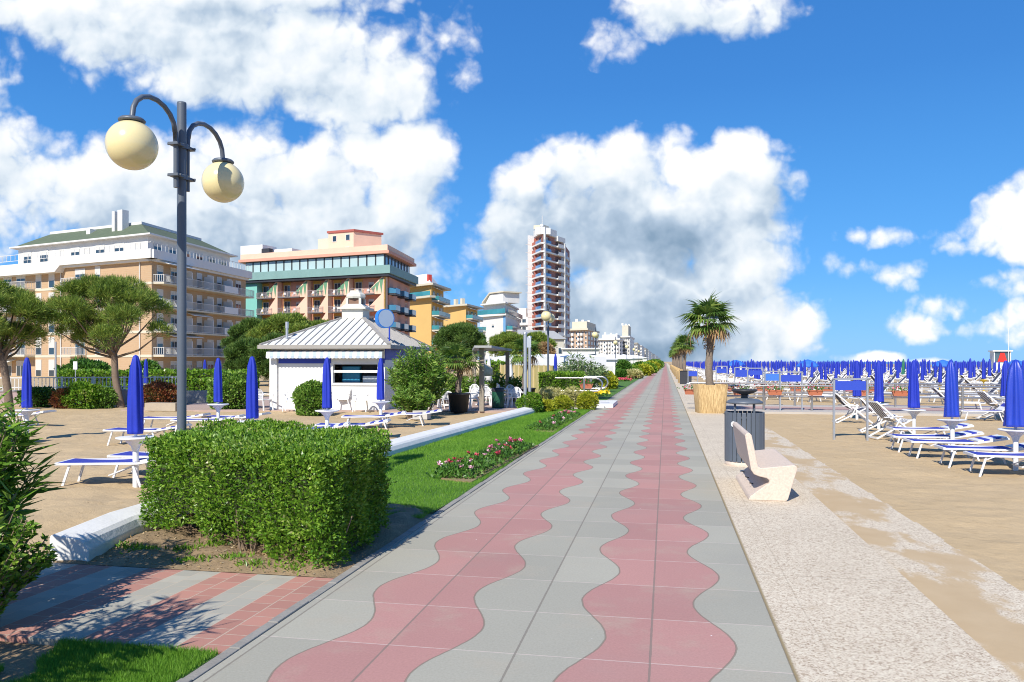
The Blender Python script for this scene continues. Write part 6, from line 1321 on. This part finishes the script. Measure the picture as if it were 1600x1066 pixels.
g = MB(); F3 = Fac(D, E_); F3.box(g, .02, F3.L, -.3, zt - 3, -8, -.02); g.build('grey_flank', mat('tower grey', (.36, .42, .50), .8, .05, .5, world=True), t)
F1 = Fac(B, (0, 0)); F2 = Fac((0, 0), D); PIN = mat('terracotta divider', (.42, .14, .10), .8, .1, 1); BLG = glass('tower blue glass', (.10, .24, .45), .2)
sm = MB(); F1.box(sm, 0, F1.L + .6, -.55, 0, 0, 1.0); F2.box(sm, -.61, F2.L * .62, -.55, 0, 0, .99); F2.box(sm, F2.L * .621, F2.L + .5, -.55, 0, 0, 1.6)
sd = sm.data('floor_band', [HW])
rm = MB(); F2.box(rm, -.55, F2.L * .33, 0, 1.0, .85, .95); F1.box(rm, F1.L * .45, F1.L + .3, 0, 1.0, .85, .95); rd_ = rm.data('balcony_glass', [BLG])
rm = MB(); F2.box(rm, F2.L * .66, F2.L + .1, 0, .85, 1.4, 1.5); rw = rm.data('balcony_front', [HW])
rm = MB(); F1.box(rm, .1, F1.L * .5, 0, 1.2, .3, .9); F1.box(rm, F1.L * .25, F1.L * .3, 1.2, 2.5, 0, .9); rt = rm.data('brick_balcony', [PIN])
rm = MB(); F2.box(rm, F2.L * .68, F2.L * .90, .1, 2.2, -.05, .03); F2.box(rm, F2.L * .02, F2.L * .1, .1, 2.3, -.05, .03); F2.box(rm, F2.L * .25, F2.L * .36, .3, 2.3, -.05, .03); F1.box(rm, F1.L * .6, F1.L * .8, .1, 2.3, -.05, .03); ro = rm.data('opening', [mat('dark opening', (.12, .06, .055), .6, .1)])
rm = MB(); F2.box(rm, F2.L * .1, F2.L * .25, 0, 2.4, -.05, .035); rwn = rm.data('white_infill', [HC])
rm = MB(); F3.box(rm, F3.L * .35, F3.L * .95, -.2, .1, 0, 1.2); F3.box(rm, F3.L * .35, F3.L * .95, .1, 1.0, 1.1, 1.2); rs = rm.data('side_balcony', [RAILM])
rm = MB(); Fa = Fac(A, B); Fa.box(rm, -.9, Fa.L, -.1, .1, 0, .05); rj = rm.data('floor_joint', [RAILM])
for k in range(16):
    z = zt - ST * (k + 1)
    obj('floor_band', sd, t, (0, 0, z)); obj('balcony_glass', rd_, t, (0, 0, z)); obj('balcony_front', rw, t, (0, 0, z)); obj('brick_balcony', rt, t, (0, 0, z)); obj('opening', ro, t, (0, 0, z)); obj('white_infill', rwn, t, (0, 0, z)); obj('floor_joint', rj, t, (0, 0, z + .5))
    if k > 0: obj('side_balcony', rs, t, (0, 0, z - .3))
g = MB(); F2.box(g, -.3, .45, -.3, zt, .5, 1.15); F2.box(g, F2.L - .3, F2.L + .4, -.3, zt - 1.5, .6, 1.7); g.build('corner_pier', HW, t)
g = MB(); F2.box(g, -.2, F2.L * .62, zt + .02, zt + 2.6, -3, 1.0); F2.box(g, F2.L * .62, F2.L + .5, zt - 1.2, zt + .6, -8, 1.5); F1.box(g, F1.L * .2, F1.L + .2, zt + .03, zt + 2.4, -3, .9); g.build('crown_block', HW, t)
g = MB(); F2.box(g, F2.L * .15, F2.L * .45, zt + 2.6, zt + 4.0, -5, -1); g.build('roof_cabin', HC, t); g = MB(); g.tube([F2.pt(F2.L * .35, zt + 4, -3), F2.pt(F2.L * .35, zt + 8, -3)], .15, 5); g.build('mast', RAILM, t); g = MB(); q = F2.pt(F2.L * .08, zt + 3.4, -1); g.ball((q.x, q.y, q.z), .7, 10, 8); g.build('antenna_dome', WHITE, t)
# ---- grey hall and low pavilion before the tower
x, y = W(840, 118); t = thing('grey_hall', 'grey hall with glazed front and sloping grey roof below the tower', 'hall', (x, y, 0), YAW)
g = MB(); g.box(0, 3.9, 0, 10, 0, Zat(530, 118)); g.build('wall', mat('beige render', (.48, .46, .40), .8, .08), t); g = MB(); z = Zat(530, 118); g.hexa([(-3, -.4, z), (4.3, -.4, z), (4.3, 11, z), (-3, 11, z), (-3, -.4, z + 1.4), (2.4, -.4, z + 1.2), (2.4, 11, z + 1.2), (-3, 11, z + 1.4)]); g.build('roof', mat('grey metal roof', (.36, .38, .42), .5, .1), t)
w_ = win_me(.5, 2.4, 1)
for k in range(4): obj('window', w_, t, (.5 + .95 * k, -.01, 1.6))
x, y = W(879, 95); t = thing('low_pavilion', 'low white flat roofed pavilion with dark glazing before the tan hotel', 'pavilion', (x, y, 0), .1); g = MB(); g.box(0, 4.3, 0, 6, 0, Zat(546, 95)); g.build('wall', HW, t); g = MB(); g.box(-.2, 4.5, -.3, 6.2, Zat(546, 95), Zat(544, 95)); g.build('roof', HW, t); w_ = win_me(.9, 1.8, 1)
for k in range(3): obj('window', w_, t, (1.3 + 1.1 * k, -.01, 1.1))
# ---- tan hotel and the receding white ones
def far_hotel(lab, L, Cn, R, m_, yt, nf, nl, nr, top=None, bal=True, name='far_hotel', railm=None):
    zt = Zat(yt, Cn[1]); t, fl, fr, l, r = bldg(name, lab, L, Cn, R, m_, zt); slab(t, 'roof_slab', HC if m_ is not HW else HW, l, r, zt, zt + 1.0, 1.5); ST = (zt - 3) / nf
    bw = fl.L / nl; wme = win_me(bw * .42, ST * .6, 1, blind=.25); bme = balc_me(bw * .62, 1.6, HW, railm or HW, 0, 1.1, .3); wr = win_me(fr.L / nr * .4, ST * .6, 1)
    for k in range(nf):
        z = zt - ST * (k + 1)
        for i in range(nl):
            fl.put('window', wme, t, bw * (i + .5), z + .4, .01)
            if bal and i % 3 != 2: fl.put('balcony', bme, t, bw * (i + .5), z, .01)
        for i in range(nr): fr.put('window', wr, t, fr.L * (i + .5) / nr, z + .4, .01)
    if top:
        c_ = (l + r) / 2; q = [c_ + (p - c_) * top[0] for p in (l, Vector((0, 0)), r, l + r)]; g = MB(); g.prism([(v.x, v.y) for v in q], zt + 1.0, zt + 1.0 + top[1]); g.build('penthouse', top[2], t)
        for k in range(3): p = c_ + (l - c_) * (.5 - .4 * k); g = MB(); g.box(p.x - .7, p.x + .7, p.y - .7, p.y + .7, zt + 1 + top[1], zt + 2.8 + top[1]); g.build('chimney', HW, t)
    return t
far_hotel('tan hotel with white balconies and flat cream roof right of the tower', (889, 432), (918, 425), (935, 470), HT, 516, 6, 6, 4, (.8, 4.0, HC))
far_hotel('long white hotel with rows of white balconies right of the tan hotel', (934, 560), (968, 550), (978, 610), HW, 531, 5, 8, 3, (.7, 3, HW))
far_hotel('white hotel with pale yellow penthouse block', (966, 590), (984, 580), (991, 640), HW, 527, 6, 6, 3, (.55, 8.5, HC))
for i, (a, e, d0, yt) in enumerate(((988, 996, 760, 537), (996, 1003, 900, 541), (1003, 1009, 1050, 545), (1008, 1014, 1250, 549), (1014, 1019, 1500, 553), (1019, 1024, 1800, 556), (1023, 1028, 2300, 559.5))):
    far_hotel(['cream hotel after the yellow penthouse, first of the small receding row', 'white hotel second in the small receding row', 'white hotel third in the small receding row'][i] if i < 3 else ['fourth small hotel in the receding row', 'fifth tiny hotel in the receding row', 'sixth tiny hotel in the receding row', 'tiniest hotel nearest the vanishing point'][i - 3], (a, d0 * 1.02), (e, d0), (e + 4, d0 * 1.15), HW if i % 2 else HC, yt, 5, 4, 3, None, i < 3)
# roadside strip houses and stalls far along the left, low and pale
for i, (px, d0, w, h, m_) in enumerate(((985, 160, 5, 3.2, HW), (996, 190, 6, 3.4, HW), (1004, 230, 7, 3.6, HC), (1011, 280, 8, 4, HW), (975, 135, 4, 3.0, HW))):
    x, y = W(px, d0); t = thing('beach_hut', ['pale beach pavilion left of the far lawn', 'second pale beach pavilion in the distance', 'third pale beach pavilion in the distance', 'farthest pale beach pavilion', 'small white beach pavilion by the third lamp post'][i], 'pavilion', (x, y, 0), YAW); g = MB(); g.box(-w, 0, 0, 5, 0, h * .8); g.build('wall', m_, t); g = MB(); g.hexa([(-w - .4, -.5, h * .802), (.4, -.5, h * .802), (.4, 5.4, h * .802), (-w - .4, 5.4, h * .802), (-w / 2 - .1, 2.3, h * 1.1), (-w / 2 + .1, 2.3, h * 1.1), (-w / 2 + .1, 2.6, h * 1.1), (-w / 2 - .1, 2.6, h * 1.1)]); g.build('roof', TENT, t); g = MB(); g.box(-w * .7, -w * .3, -.04, -.003, 0, h * .6); g.build('shutter', SHUT, t)
